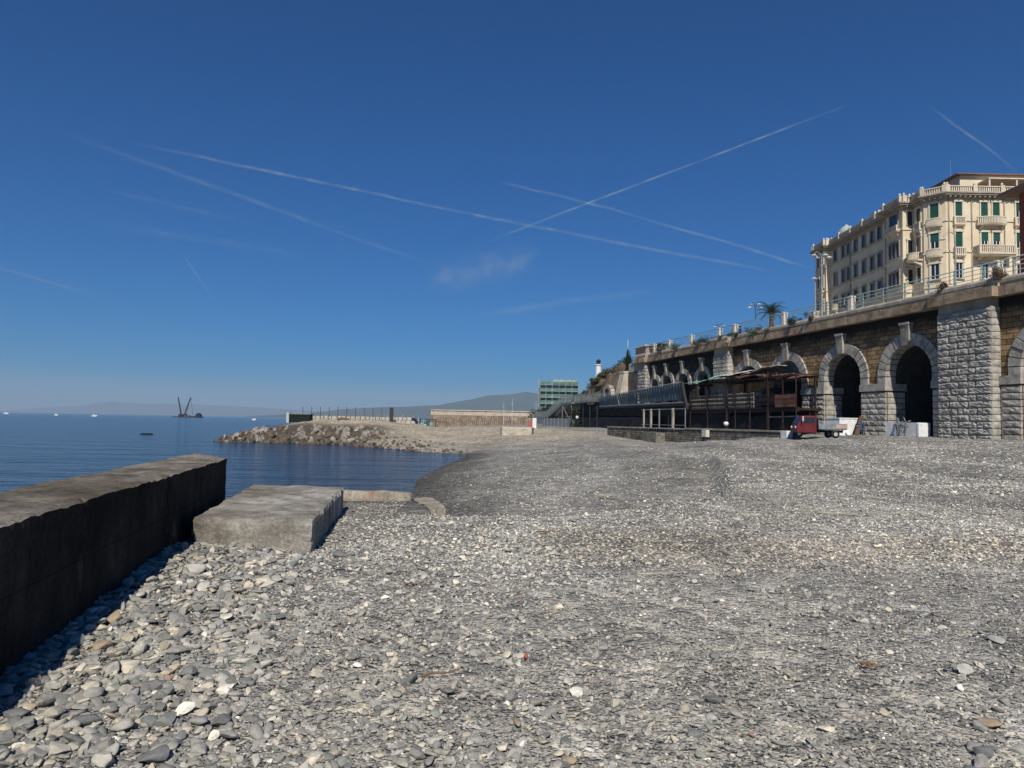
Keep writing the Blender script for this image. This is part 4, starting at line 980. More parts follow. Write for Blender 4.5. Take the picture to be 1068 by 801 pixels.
def window(tf, a, z0, w_, h, shut, arch=False, sill=True, m='trim'):
    f = MB(); t_ = .17
    f.box(a - w_ / 2 - t_, a - w_ / 2, .003, .13, z0, z0 + h, tf); f.box(a + w_ / 2, a + w_ / 2 + t_, .003, .13, z0, z0 + h, tf); f.box(a - w_ / 2 - t_ - .06, a + w_ / 2 + t_ + .06, .003, .20, z0 + h + .002, z0 + h + .24, tf)
    if arch: f.box(a - .28, a + .28, .003, .16, z0 + h + .242, z0 + h + .42, tf)
    if sill: f.box(a - w_ / 2 - t_ - .08, a + w_ / 2 + t_ + .08, .003, .24, z0 - .14, z0 - .002, tf)
    fo = f.build('window', m, pal)
    if shut == 'shutter':
        s_ = MB(); s_.box(a - w_ / 2 + .004, a - .015, .006, .05, z0 + .002, z0 + h - .002, tf); s_.box(a + .015, a + w_ / 2 - .004, .006, .05, z0 + .002, z0 + h - .002, tf)
        k = z0 + .08
        while k < z0 + h - .1:
            s_.box(a - w_ / 2 + .08, a - .08, .0505, .062, k, k + .05, tf); s_.box(a + .08, a + w_ / 2 - .08, .0505, .062, k, k + .05, tf); k += .11
        s_.build('shutter', 'shutter', fo)
    elif shut == 'half':
        MB().box(a - w_ / 2 + .004, a + w_ / 2 - .004, .006, .05, z0 + h * .45, z0 + h - .002, tf).build('roller_blind', 'shutter', fo)
        MB().box(a - w_ / 2 + .004, a + w_ / 2 - .004, .004, .02, z0, z0 + h * .45 - .003, tf).build('pane', 'glass', fo)
        MB().box(a - .04, a + .04, .021, .05, z0, z0 + h * .44, tf).box(a - w_ / 2 + .01, a - w_ / 2 + .08, .021, .05, z0, z0 + h * .44, tf).box(a + w_ / 2 - .08, a + w_ / 2 - .01, .021, .05, z0, z0 + h * .44, tf).build('casement', 'white', fo)
    else:
        MB().box(a - w_ / 2 + .004, a + w_ / 2 - .004, .004, .02, z0 + .002, z0 + h - .002, tf).build('pane', 'glass', fo)
        if shut == 'glass': MB().box(a - .035, a + .035, .021, .05, z0 + .003, z0 + h - .003, tf).box(a - w_ / 2 + .01, a - w_ / 2 + .07, .021, .05, z0 + .003, z0 + h - .003, tf).box(a + w_ / 2 - .07, a + w_ / 2 - .01, .021, .05, z0 + .003, z0 + h - .003, tf).build('casement', 'white', fo)
def balcony(tf, a, z, w_, dp, round_=False, brackets=2, h=.85):
    s_ = MB(); b = MB()
    if round_:
        n = 10; arcp = [(-w_ / 2 + w_ * k / n, dp * (1 - (2 * k / n - 1) ** 2 * .55)) for k in range(n + 1)]
        for (xa, ya), (xb, yb) in zip(arcp, arcp[1:]):
            s_.hexa([tf(a + xa, .003, z - .22), tf(a + xb, .003, z - .22), tf(a + xa, ya * .85, z - .22), tf(a + xb, yb * .85, z - .22), tf(a + xa, .003, z), tf(a + xb, .003, z), tf(a + xa, ya, z), tf(a + xb, yb, z)])
            b.hexa([tf(a + xa, ya - .2, z + h - .12), tf(a + xb, yb - .2, z + h - .12), tf(a + xa, ya, z + h - .12), tf(a + xb, yb, z + h - .12), tf(a + xa, ya - .2, z + h), tf(a + xb, yb - .2, z + h), tf(a + xa, ya, z + h), tf(a + xb, yb, z + h)])
            for f in (.25, .75): x = a + xa + (xb - xa) * f; y = ya + (yb - ya) * f; b.box(x - .06, x + .06, y - .16, y - .04, z + .002, z + h - .122, tf)
    else:
        s_.box(a - w_ / 2, a + w_ / 2, .003, dp, z - .2, z, tf); s_.box(a - w_ / 2 + .1, a + w_ / 2 - .1, .003, dp - .12, z - .34, z - .203, tf)
        b.box(a - w_ / 2, a + w_ / 2, dp - .2, dp, z + h - .12, z + h, tf); 
        k = a - w_ / 2 + .25
        while k < a + w_ / 2 - .2: b.box(k - .06, k + .06, dp - .16, dp - .04, z + .002, z + h - .122, tf); k += .24
        for sg in (-1, 1):
            x = a + sg * (w_ / 2 - .09); b.box(x - .085, x + .085, dp - .18, dp - .01, z + .002, z + h - .123, tf)
            if dp > .6: b.box(x - .07, x + .07, .01, dp - .202, z + h - .12, z + h - .004, tf); [b.box(x - .05, x + .05, y, y + .1, z + .002, z + h - .122, tf) for y in np.arange(.15, dp - .3, .26)]
    for k in range(brackets):
        x = a + (w_ * .72) * ((k / (brackets - 1) - .5) if brackets > 1 else 0)
        s_.hexa([tf(x - .1, .003, z - .75), tf(x + .1, .003, z - .75), tf(x - .1, .12, z - .75), tf(x + .1, .12, z - .75), tf(x - .1, .003, z - .36), tf(x + .1, .003, z - .36), tf(x - .1, dp * .8, z - .36), tf(x + .1, dp * .8, z - .36)])
    so_ = s_.build('balcony', 'trim', pal); b.build('balustrade', 'trim', so_)
def seg_tf(i): return tfm(plan[i], plan[i + 1])
# front facade (index 9: (54.6,89.3)->(72,89.3))
F, ln = seg_tf(9)
rows = ((30.4, 1.85), (26.45, 1.95), (22.5, 1.95), (18.3, 2.0), (14.6, 2.4))
for r_, (z0, h) in enumerate(rows):
    for x in (56.2, 59.45, 60.95, 63.9, 67.0, 69.8):
        pair = x in (59.45, 60.95)
        st = ('shutter', 'half' if x != 56.2 else 'shutter', 'glass', 'glass', 'glass')[r_]
        if x == 63.9 and r_ == 0: st = 'half'
        window(F, x - 54.6, z0, .86, h, st, arch=(r_ == 0))
        if r_ in (0, 1) and not pair: balcony(F, x - 54.6, z0 - .95, 1.5, .42, False, 2, .85)
balcony(F, 60.2 - 54.6, 29.45, 3.7, 1.0, True, 2); balcony(F, 60.2 - 54.6, 25.55, 4.6, 1.45, False, 2, .95)
mb = MB()
for a in (.35, 3.25, 7.4, 10.6): mb.box(a - .07, a + .07, .01, .12, 14.2 , 33.1, F)
mb.build('downpipe', 'trimdark', pal)
# chamfer (index 8)
C_, ln = seg_tf(8)
for r_, (z0, h) in enumerate(rows):
    window(C_, ln / 2, z0, 1.0, h, ('shutter', 'half', 'glass', 'glass', 'glass')[r_], arch=(r_ == 0))
    if r_ in (0, 1): balcony(C_, ln / 2, z0 - .95, 1.9, .5, True, 2, .85)
# short side (index 7) and bay front (index 6)
D_, ln = seg_tf(7)
for r_, (z0, h) in enumerate(rows):
    window(D_, ln * .6, z0, .85, h, 'pane', arch=False)
    if r_ == 0: balcony(D_, ln * .6, z0 - .95, 1.4, .4, False, 2, .85)
balcony(D_, ln * .45, 25.4, 2.3, 1.4, True, 2, .9)
E2, ln = seg_tf(6)
for z0, h in rows: window(E2, ln * .72, z0, .6, h, 'pane', sill=False)
# near bay side face (index 5)
B_, ln = seg_tf(5)  # dark window frames here: the shade of this side put into their colour
for r_, (z0, h) in enumerate(rows):
    if r_ == 0: window(B_, ln / 2, z0 - .1, 1.9, h + .2, 'pane', m='trimdark'); balcony(B_, ln / 2, z0 - .35, 3.2, .6, False, 2, .6)
    else:
        for a in (ln * .28, ln * .5, ln * .72): window(B_, a, z0, .62, h, 'pane', sill=False, m='trimdark')
# long side (index 3: (52.4,117)->(52.4,98)) measured by y
G_, ln = seg_tf(3)
for r_, (z0, h) in enumerate(rows):
    for y in (99.6, 100.9 + .3, 103.3, 105.8, 108.3, 110.6, 112.4, 115.2):
        if y == 99.6: continue
        window(G_, 117 - y, z0, .95, h, 'pane' if not (r_ == 2 and y in (105.8, 108.3)) else 'shutter', arch=False, m='trimdark')  # dark frames paint the long side's shade into the trim
    if r_ == 1:
        mb = None
for y in (99.4, 110.0):
    MB().box(117 - y - .1, 117 - y + .1, .01, .18, 14.2, 33.1, G_).build('downpipe', 'trimdark', pal)
balcony(G_, 117 - 114.8, 22.3, 2.2, .9, True, 2, .9); balcony(G_, 117 - 99.8, 22.1, 2.2, .9, False, 2, .9)
# far bay (index 1) side and front (index 2)
H_, ln = seg_tf(1)
for r_, (z0, h) in enumerate(rows):
    for a in (ln * .3, ln * .7): window(H_, a, z0, .8, h, 'pane', sill=False)
balcony(H_, ln / 2, 26.0, 3.0, .5, False, 2, .6); balcony(H_, .7, 22.0, 2.0, 1.1, False, 2, .9)
I_, ln = seg_tf(2)
# attic storey with flat eave, pavilions
at_ = MB().box(6.3, 15.5, 3.2, 10, 33.42 - BZ, 36.75 - BZ).build('attic', 'cream', pal)
MB().box(5.6, 16.2, 2.6, 10.6, 36.755 - BZ, 36.88 - BZ).build('attic_roof', 'roof', at_)
MB().box(8.6, 17, 1.0, 3.15, 35.6 - BZ, 35.75 - BZ).box(8.7, 8.9, 1.1, 1.3, 33.42 - BZ, 35.6 - BZ).box(12.2, 12.4, 1.1, 1.3, 33.42 - BZ, 35.6 - BZ).build('roof_canopy', 'trim', pal)
MB().tube([(5.9, 4.5, 36.96 - BZ), (5.9, 4.5, 39.3 - BZ)], .03, 5).tube([(5.5, 4.5, 38.9 - BZ), (6.3, 4.5, 38.9 - BZ)], .02, 4).build('antenna', 'steel', pal)
MB().box(1.6, 3.4, 15.0, 17.4, 33.42 - BZ, 35.6 - BZ).box(1.5, 3.5, 19.4, 20.6, 33.42 - BZ, 35.3 - BZ).build('roof_hut', 'pillar', pal)
MB().lathe([(1.3, 33.42 - BZ), (1.35, 34.9 - BZ), (1.2, 35.5 - BZ), (.8, 36.0 - BZ), (.3, 36.3 - BZ), (.05, 36.6 - BZ)], 14, (2.2, 26.2, 0)).build('roof_dome', 'palegreen', pal, smooth=True)
for (x, y, lab) in ((.9, 8.5, None), (.9, 23, None)):
    pass
# red building at the right edge
rbd = thing('red_building', 'brick red building with an overhanging eave at the right edge', 'building', (46.4, 64.8, 13.96))
MB().box(0, 14, -16, 0, 0, 11.2).build('wall', 'redwall', rbd)
MB().box(-1.3, 15, -17, 1.0, 11.205, 11.45).add([(-1.3, -17, 11.455), (15, -17, 11.455), (15, 1, 11.455), (-1.3, 1, 11.455), (3, -12, 13.2), (11, -12, 13.2), (11, -4, 13.2), (3, -4, 13.2)], [(0, 1, 5, 4), (1, 2, 6, 5), (2, 3, 7, 6), (3, 0, 4, 7), (4, 5, 6, 7), (3, 2, 1, 0)]).build('roof', 'roof', rbd)
MB().box(.3, 1.3, -1.6, -.5, 11.46, 13.3).box(.2, 1.4, -1.7, -.4, 13.3, 13.45).build('chimney', 'redwall', rbd)
for z in (1.5, 5.0, 8.3):
    for y in (-2.5, -5.5, -8.5, -11.5):
        f = MB().box(-.08, -.003, y - .65, y + .65, z - .15, z + 2.05).build('window', 'trimdark', rbd); MB().box(-.12, -.082, y - .5, y + .5, z, z + 1.9).build('shutter', 'shutter', f)
exec_terrace = True
# ---------------------------------------------------------------- low wall in front of the terraces
def AL(name, label, cat, s, o, z, group=None): return thing(name, label, cat, A(s, o, z), ARZ, group)
lw = AL('low_wall', 'low rubble stone wall with a flat coping below the dark terraces', 'wall', 0, 14, 0)
mb = MB(); mb.box(-5.2, 12, -.25, .25, .8, 2.96).box(12.003, 33, -.3, .22, .8, 2.9); mb.build('wall', 'rubble', lw)
mb = MB()
s = -5.3
while s < 12: mb.box(s, min(s + 1.9, 12) - .02, -.32, .32, 2.965, 3.09 + random.uniform(-.01, .01)); s += 1.9
s = 12.0
while s < 33: mb.box(s + .02, s + 2.0, -.36, .3, 2.905, 3.03 + random.uniform(-.02, .02)); s += 2.1
mb.build('coping', 'trimdark', lw)
def chunk(name, s, o, z, sx, sy, sz, m, label, cat, rz=0, seed=1, group=None, amp=.015, chip=.03):
    b = bmobj(name, rough_block([(-sx / 2, -sy / 2), (sx / 2, -sy / 2), (sx / 2, sy / 2), (-sx / 2, sy / 2)], 0, sz, 8, 8, 8, amp, chip, seed=seed), m)
    b.location = A(s, o, z); b.rotation_euler = (0, 0, ARZ + rz); return tag(b, label, cat, group)
chunk('white_block', -5.0, 14.75, gz(*A(-5.0, 14.75).xy) - .05, .75, .5, .62, 'white', 'white painted block at the near end of the low stone wall', 'block', seed=2, amp=.004, chip=.01)
chunk('white_block', 7.4, 14.55, 2.35, .8, .35, .62, 'pillar', 'white painted block set against the middle of the low wall', 'block', seed=3, amp=.004, chip=.01)
chunk('concrete_steps', 17.2, 15.1, 1.55, 3.2, 1.0, 1.0, 'conc', 'grey concrete landing block with steps before the low wall', 'steps', seed=4)
bush(A(20.8, 14.9, gz(*A(20.8, 14.9).xy) - .05), 1.0, .8, .9, 'leaf', 'green weed bush growing at the foot of the low wall', 61, 700, .08)

# ---------------------------------------------------------------- rusty terrace
rt = AL('rusty_terrace', 'rusted steel beach club terrace with tattered roofing in front of the arches', 'terrace', 15.74, -10.4, -1.02); rt.scale = (1.31, 1, 1.3)
MB().box(-2.9, 15.2, 9.9, 12.4, 4.66, 4.84)  .box(-3.0, 15.3, 12.403, 12.6, 4.56, 4.92).build('deck', 'rust', rt)
def post(x, y, z0, z1, r=.07, m='rust', par=None):
    return MB().box(x - r, x + r, y - r, y + r, z0, z1).build('post', m, par or rt)
for x in (-2.9, -1.2, .85, 3.5, 5.85, 7.3, 10.8, 14.3):
    post(x, 12.66, 2.3, 7.45 if x != 7.3 else 7.8, .05 if x not in (.85, 7.3) else .09)
for x in (-2.7, .85, 7.3, 14.0): post(x, 10.3, 2.3, 7.3, .07)
for z in (5.2, 5.55, 5.92): MB().box(-2.9, 14.4, 12.74, 12.8, z - .04, z + .04).build('rail', 'rust', rt)
mb = MB()
for (x, sg) in ((.85, 1), (.85, -1), (7.3, 1), (7.3, -1)):
    mb.tube([(x, 12.66, 6.5), (x + sg * .25, 12.66, 7.0), (x + sg * .7, 12.66, 7.25), (x + sg * 1.1, 12.66, 7.3)], .06, 5)
mb.build('knee_braces', 'rust', rt)
MB().box(-3.0, 14.6, 12.55, 12.76, 7.3, 7.42).box(-3.0, 14.6, 10.1, 10.3, 7.25, 7.4).build('roof_beam', 'rust', rt)
mb = MB()
for i in range(12): x = -2.8 + i * 1.55; mb.box(x - .04, x + .04, 10.0, 12.54, 7.425, 7.5)
mb.build('rafter_row', 'rust', rt)
def sheet(x0, x1, y0, y1, za, zb, zc, zd, m, name='roof_sheet', wob=.06, n=14, par=None, th=.03):
    """a corrugated or sagging sheet; corner heights (x0y0, x1y0, x1y1, x0y1)"""
    k = 0; bm_ = MB(); P = {}
    for lay in (0, -th):
        for i in range(n + 1):
            for j in range(7):
                u_, v_ = i / n, j / 6; z = za * (1 - u_) * (1 - v_) + zb * u_ * (1 - v_) + zc * u_ * v_ + zd * (1 - u_) * v_
                z += wob * noise.noise(Vector((u_ * 5 + x0, v_ * 3 + za, 1.5))) * 2 + (.025 if i % 2 else 0)
                P[(lay, i, j)] = len(bm_.v); bm_.v.append((x0 + (x1 - x0) * u_, y0 + (y1 - y0) * v_, z + lay))
    for lay in (0, -th):
        for i in range(n):
            for j in range(6): bm_.f.append((P[(lay, i, j)], P[(lay, i + 1, j)], P[(lay, i + 1, j + 1)], P[(lay, i, j + 1)]))
    for i in range(n):
        for j in (0, 6): bm_.f.append((P[(0, i, j)], P[(0, i + 1, j)], P[(-th, i + 1, j)], P[(-th, i, j)]))
    for j in range(6):
        for i in (0, n): bm_.f.append((P[(0, i, j)], P[(0, i, j + 1)], P[(-th, i, j + 1)], P[(-th, i, j)]))
    return bm_.build(name, m, par or rt)
sheet(7.5, 15.3, 10.0, 13.0, 8.2, 7.9, 7.5, 7.7, 'greensheet')
sheet(2.0, 7.8, 10.0, 12.9, 8.1, 8.0, 7.6, 7.6, 'rustsheet', wob=.07)
sheet(1.2, 5.6, 10.0, 12.2, 8.5, 8.0, 7.8, 8.4, 'greysheet', wob=.08)
sheet(6.0, 11.0, 10.0, 12.4, 8.4, 8.3, 7.9, 8.0, 'greysheet', wob=.07)
sheet(-.6, 1.4, 10.2, 12.4, 7.7, 7.75, 7.5, 7.5, 'rustsheet', wob=.06)
sheet(-2.6, .2, 10.2, 11.4, 7.5, 7.7, 7.2, 7.3, 'rustsheet', wob=.05)
MB().box(3.2, 15.0, 9.92, 10.05, 4.85, 6.4).build('block_wall', 'blockwork', rt)
MB().box(3.0, 8.4, 10.053, 10.12, 6.45, 7.3).build('ochre_board', 'ochre', rt)
MB().box(8.45, 15.0, 10.053, 10.12, 6.45, 7.35).build('pinkish_board', 'pinkish', rt)
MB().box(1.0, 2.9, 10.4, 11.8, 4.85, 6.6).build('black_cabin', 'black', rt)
MB().box(-2.9, -.3, 12.75, 12.8, 4.93, 5.95).build('rusty_panel', 'rustsheet', rt)
mb = MB()
for k in range(33): x = 3.3 + k * .36; mb.box(x, x + .07, 12.28, 12.36, 4.93, 6.2)
for z in (5.0, 5.4, 5.8, 6.16): mb.box(3.2, 15.0, 12.365, 12.43, z, z + (.13 if z < 6 else .07))
mb.build('pale_lattice', 'curb', rt)
# hanging tarpaulins below the deck
def tarp(x0, x1, y, z0, z1, m, par, sag=.25, name='tarpaulin', seed=0, lean=0):
    bm_ = MB(); n, k = int((x1 - x0) * 4), 10; th = .03; P = {}
    for lay in (0, 1):
        for i in range(n + 1):
            for j in range(k + 1):
                u_, v_ = i / n, j / k; x = x0 + (x1 - x0) * u_; top = z1 - sag * math.sin(math.pi * ((u_ * (x1 - x0) / 4.5) % 1)) * .5
                z = z0 + (top - z0) * v_; fold = .10 * math.sin(x * 2.1 + v_ * 5 + seed) * (1 - v_ * .6) + .12 * noise.noise(Vector((x * .9, z * 1.4, seed)))
                P[(lay, i, j)] = len(bm_.v); bm_.v.append((x, y + fold + lean * (1 - v_) - lay * th, z))
    for lay in (0, 1):
        for i in range(n):
            for j in range(k): bm_.f.append((P[(lay, i, j)], P[(lay, i + 1, j)], P[(lay, i + 1, j + 1)], P[(lay, i, j + 1)]))
    for i in range(n):
        for j in (0, k): bm_.f.append((P[(0, i, j)], P[(0, i + 1, j)], P[(1, i + 1, j)], P[(1, i, j)]))
    return bm_.build(name, m, par, smooth=True)
tarp(-2.8, .8, 12.2, 2.6, 4.2, 'tarpgreen', rt, .1, seed=1)
tarp(.9, 7.2, 12.2, 2.6, 4.5, 'tarp', rt, .5, seed=2)
tarp(7.3, 15.2, 12.2, 2.6, 4.6, 'tarp', rt, .1, seed=3)
MB().box(-2.8, 16, 10.9, 11.0, 1.8, 4.6).build('added_shade_sheet', 'black', rt)  # black sheet added behind the tarpaulins to deepen the shade under the deck
MB().tube([(-2.9, 12.45, 4.2), (.9, 12.45, 4.15)], .05, 6).build('tarpaulin_rail', 'steel', rt)
bl = AL('ball_lamp', 'small white lantern on a post behind the low wall', 'lamp', 9.2, 11.5, 2.85)
MB().tube([(0, 0, -.4), (0, 0, .5)], .03, 6).build('post', 'darksteel', bl); MB().lathe([(.06, .5), (.2, .58), (.24, .72), (.18, .86), (.05, .9)], 12).build('globe', 'white', bl, smooth=True)

# ---------------------------------------------------------------- blue grey terrace
def AF(name, label, cat, s, o, z, group=None, sy=1.0):
    t = thing(name, label, cat, A(13.77 + 1.272 * s, o - 9.3, 3.4 + 1.28 * (z - 3.4)), ARZ, group); t.scale = (1.272, sy, 1.28); return t
bt = AF('blue_terrace', 'raised dark terrace with blue grey panelled parapet beyond the rusty one', 'terrace', 0, 0, 0)
MB().box(16.2, 44, 8.9, 12.3, 5.35, 5.6).build('deck', 'darksteel', bt)
def panel(x0, x1, zb0, zb1, zt0, zt1):
    mb = MB(); n = max(2, int((x1 - x0) / .33))
    for i in range(n):
        u0, u1 = i / n, (i + .94) / n; f = lambda u_: (x0 + (x1 - x0) * u_, zb0 + (zb1 - zb0) * u_, zt0 + (zt1 - zt0) * u_)
        xa, ba, ta = f(u0); xb, bb, tb_ = f(u1); d = .05 if i % 2 else 0
        mb.hexa([(xa, 12.35 + d, ba), (xb, 12.35 + d, bb), (xa, 12.4 + d, ba), (xb, 12.4 + d, bb), (xa, 12.75 + d, ta), (xb, 12.75 + d, tb_), (xa, 12.80 + d, ta), (xb, 12.80 + d, tb_)])
    return mb.build('parapet_panel', 'bluepanel', bt)
panel(16.4, 21.2, 6.0, 5.9, 7.65, 7.5); panel(21.4, 27.6, 5.9, 5.75, 7.5, 7.3); panel(28.6, 34, 5.7, 5.6, 7.2, 7.05); panel(34.3, 41, 5.55, 5.35, 7.0, 6.8)
MB().box(16.2, 41.2, 12.3, 12.6, 5.603, 5.72).build('edge_beam', 'steel', bt)
MB().tube([(16.2, 12.95, 7.72), (41, 12.95, 6.86)], .04, 6).build('handrail', 'steel', bt, smooth=True)
MB().hexa([(15.6, 12.2, 5.0), (15.9, 12.2, 5.0), (15.6, 12.5, 5.0), (15.9, 12.5, 5.0), (16.0, 12.7, 7.7), (16.3, 12.7, 7.7), (16.0, 13.0, 7.7), (16.3, 13.0, 7.7)]).build('slanted_end', 'darksteel', bt)
tarp(16.3, 44, 11.9, 4.3, 5.6, 'tarp', bt, .1, seed=5)
tarp(25.5, 52, 12.2, 2.3, 4.2, 'darkblue' if False else 'tarp', bt, .15, seed=6)
MB().box(16, 52, 10.3, 10.4, 1.5, 5.3).build('added_shade_sheet', 'black', bt)  # added black sheet, stands in for the shade below the blue terrace
for i, (x, r) in enumerate(((15.9, .05), (18.7, .13), (20.4, .05), (21.4, .05), (22.1, .07), (24.3, .12), (26.3, .10))):
    post(x, 12.5 if i not in (2, 3) else 11.5, 2.4, 5.1, r, 'curb' if r > .08 else 'steel', bt)
MB().box(15.9, 27, 12.44, 12.5, 4.98, 5.06).box(15.9, 27, 12.44, 12.5, 3.3, 3.36).build('rail', 'steel', bt)

# ---------------------------------------------------------------- walkway and stairs beyond
def railset(par, p, q, h=1.05, n=None, m='steel', mesh=True):
    p, q = Vector(p), Vector(q); L_ = (q - p).length; n = n or max(2, int(L_ / .35)); mb = MB()
    for z in (h, .12): mb.tube([p + Vector((0, 0, z)), q + Vector((0, 0, z))], .035, 5)
    for i in range(n + 1):
        a_ = p.lerp(q, i / n); mb.tube([a_, a_ + Vector((0, 0, h))], .028 if i % 5 else .045, 4)
    return mb.build('railing', m, par)
wk = AF('walkway', 'grey steel walkway with railings climbing towards the blue grey terrace', 'walkway', 41, 12, 0)
mb = MB()
ramp = [(-.5, 0, 6.45), (5, 0, 6.5), (10.7, 0, 6.4)]
for p, q in zip(ramp, ramp[1:]):
    mb.hexa([(p[0], -1.0, p[2] - .15), (q[0], -1.0, q[2] - .15), (p[0], .8, p[2] - .15), (q[0], .8, q[2] - .15), (p[0], -1.0, p[2]), (q[0], -1.0, q[2]), (p[0], .8, p[2]), (q[0], .8, q[2])])
mb.build('deck', 'steel', wk)
for p, q in zip(ramp, ramp[1:]): railset(wk, (p[0], .8, p[2]), (q[0], .8, q[2])); railset(wk, (p[0], -1, p[2]), (q[0], -1, q[2]))
for x in (1, 4, 7, 10): MB().tube([(x, .6, 1), (x, .6, 6.2)], .08, 6).build('leg', 'darksteel', wk)
stt = AF('steel_staircase', 'galvanised steel staircase going down to the beach at the far end of the terraces', 'staircase', 51.7, 12.3, 0)
MB().box(0.02, 5.3, -1.2, 1, 6.25, 6.4).box(14, 21.6, -1.2, 1, 4.05, 4.2).build('landing', 'steel', stt)
mb = MB()
for i in range(15):
    f = i / 15; mb.box(5.3 + 8.7 * f, 5.9 + 8.7 * f, -1.1, .9, 6.3 - 2.2 * f - .05, 6.34 - 2.2 * f)
for y in (-1.15, .95): mb.hexa([(5.3, y - .04, 6.1), (14, y - .04, 3.9), (5.3, y + .04, 6.1), (14, y + .04, 3.9), (5.3, y - .04, 6.42), (14, y - .04, 4.22), (5.3, y + .04, 6.42), (14, y + .04, 4.22)])
mb.build('flight', 'steel', stt)
railset(stt, (0, 1, 6.4), (5.3, 1, 6.4), n=22); railset(stt, (5.3, 1, 6.4), (14, 1, 4.2), n=34); railset(stt, (14, 1, 4.2), (21.6, 1, 4.2), n=30); railset(stt, (0, -1.2, 6.4), (5.3, -1.2, 6.4)); railset(stt, (5.3, -1.2, 6.4), (14, -1.2, 4.2))
MB().box(14.2, 21.4, .9, .96, 3.0, 4.04).build('skirt_panel', 'steel', stt)
for x in (.3, 5.0, 14.2, 21.2):
    for y in (-1, .9): MB().tube([(x, y, 1.6), (x, y, 6.2 if x < 6 else 4.0)], .07, 6).build('leg', 'steel', stt)
MB().tube([(.3, .9, 3.2), (5.0, .9, 6.1)], .05, 5).tube([(5.0, .9, 3.2), (.3, .9, 6.1)], .05, 5).build('cross_brace', 'steel', stt)
fn = AF('grey_fence', 'grey sheet metal fence at the foot of the steel staircase', 'fence', 52, 13.4, 0)
MB().box(0, 14.5, -.03, .03, 1.6, 4.0).build('sheet', 'steel', fn)
for i in range(8): MB().box(i * 2.07 - .06, i * 2.07 + .06, .033, .12, 1.6, 4.1).build('post', 'steel', fn)
for i in range(7):
    t = AF('parasol', 'folded faded red parasol stored below the steel staircase', 'parasol', 54.5 + i * 1.7, 10.8, 3.6, 'folded red parasols below the staircase')
    t['label'] = 'one of the folded faded red parasols stored in a row below the steel staircase'
    MB().tube([(0, 0, -.3), (0, 0, 1.95)], .03, 6).build('pole', 'white', t); MB().lathe([(.05, .5), (.22, .6), (.26, 1.0), (.15, 1.5), (.04, 1.85)], 9).build('canopy', 'redcloth', t, smooth=True)
wl = AF('ball_lamp', 'white globe lantern in the dark corner left of the terraces', 'lamp', 50, 12.9, 3.9); MB().lathe([(.08, 0), (.22, .1), (.28, .27), (.2, .45), (.05, .52)], 12).build('globe', 'white', wl, smooth=True); MB().tube([(0, 0, -1.4), (0, 0, 0)], .05, 6).build('post', 'darksteel', wl)
tarp(40.5, 52, 11.5, 1.8, 6.3, 'tarp', AF('dark_awning', 'dark tarpaulin screen closing the space under the walkway', 'tarpaulin', 0, 0, 0), .6, seed=9)
for i, (s, o_, m, lab) in enumerate(((50.5, 12.4, 'leafdark', 'dark shrub beside the walkway'), (53.5, 11.9, 'leaf', 'shrub below the walkway railing by the globe lantern'))):
    bush(A(13.77 + 1.272 * s, o_ - 9.3, 2.2), 2.2, 1.4, 3.1, m, lab, 80 + i, 1800, .13)

# ---------------------------------------------------------------- end of the arcade: buttress, cypress, kiosk
bu = AL('stone_buttress', 'pale leaning stone buttress beyond the end of the arcade', 'buttress', 68.5, -2, 0)
mb = MB(); mb.hexa([(-1.2, -3, 6), (1.3, -3, 6), (-1.2, 1.6, 6), (1.3, 1.6, 6), (-.9, -3, 12.4), (1.1, -3, 12.4), (-.9, .2, 12.4), (1.1, .2, 12.4)]); mb.build('buttress', 'sand', bu)
MB().box(-1.0, 1.2, -3.1, .3, 12.403, 12.65).build('cap', 'pillar', bu)
sa = AL('stone_arch', 'grey half arch of stone at the foot of the cliff left of the buttress', 'arch', 73.5, -1, 0)
mb = MB()
for k in range(9):
    a0 = math.pi * k / 9 + .02; a1 = math.pi * (k + 1) / 9 - .02
    P = [(1.5, a0), (1.5, a1), (2.2, a0), (2.2, a1)]; mb.hexa([(-rr * math.cos(aa), yy, 8.4 + 1.9 * rr * math.sin(aa) / 2) for yy in (-.6, .2) for rr, aa in P])
mb.box(-2.2, -1.5, -.6, .2, 5, 8.38).box(1.5, 2.2, -.6, .2, 5, 8.38); mb.build('arch_ring', 'graystone', sa)
rw = AL('rear_wall', 'grey retaining wall running on behind the pale buttress', 'retaining wall', 0, 0, 0)
MB().box(57.2, 67, -8, -2.4, 0, 12.4).build('wall', 'darkstone', rw)
ks = AL('kiosk', 'small pinkish kiosk on the promenade at the far end of the arcade', 'kiosk', 60.5, -3.5, 13.9)
MB().box(-2.2, 2.2, -1.6, 1.6, 0, 2.3).build('wall', 'pinkish', ks); MB().box(-2.5, 2.5, -1.9, 1.9, 2.303, 2.5).build('roof', 'pillar', ks); MB().box(-2.24, -2.205, -.5, .5, .3, 2.0).build('door', 'darksteel', ks)
for x in (-4.5, -6.5): MB().box(x - .08, x + .08, -.08, .08, 0, 2.2).build('post', 'pillar', ks)
MB().box(-7, -2.55, -1.2, 1.2, 2.2, 2.32).build('canopy', 'rustsheet', ks)
cy = AL('cypress_tree', 'narrow dark cypress next to a flagpole beyond the arcade', 'tree', 76, -6, 12)
MB().tube([(0, 0, -1), (0, 0, 3)], .18, 7, .1).build('trunk', 'trunk', cy); c = leaves(2600, .45, .45, 3.8, .14, 'leafdark', 'crown', cy, 91, clumps=24); c.location = (0, 0, 1.8)
fp = AL('flagpole', 'thin pale mast rising behind the cypress', 'mast', 77.5, -6.5, 10); MB().tube([(0, 0, 0), (0, 0, 9.2)], .09, 6, .05).build('pole', 'white', fp); MB().lathe([(.05, 9.2), (.14, 9.3), (.05, 9.4)], 6).build('finial', 'white', fp)

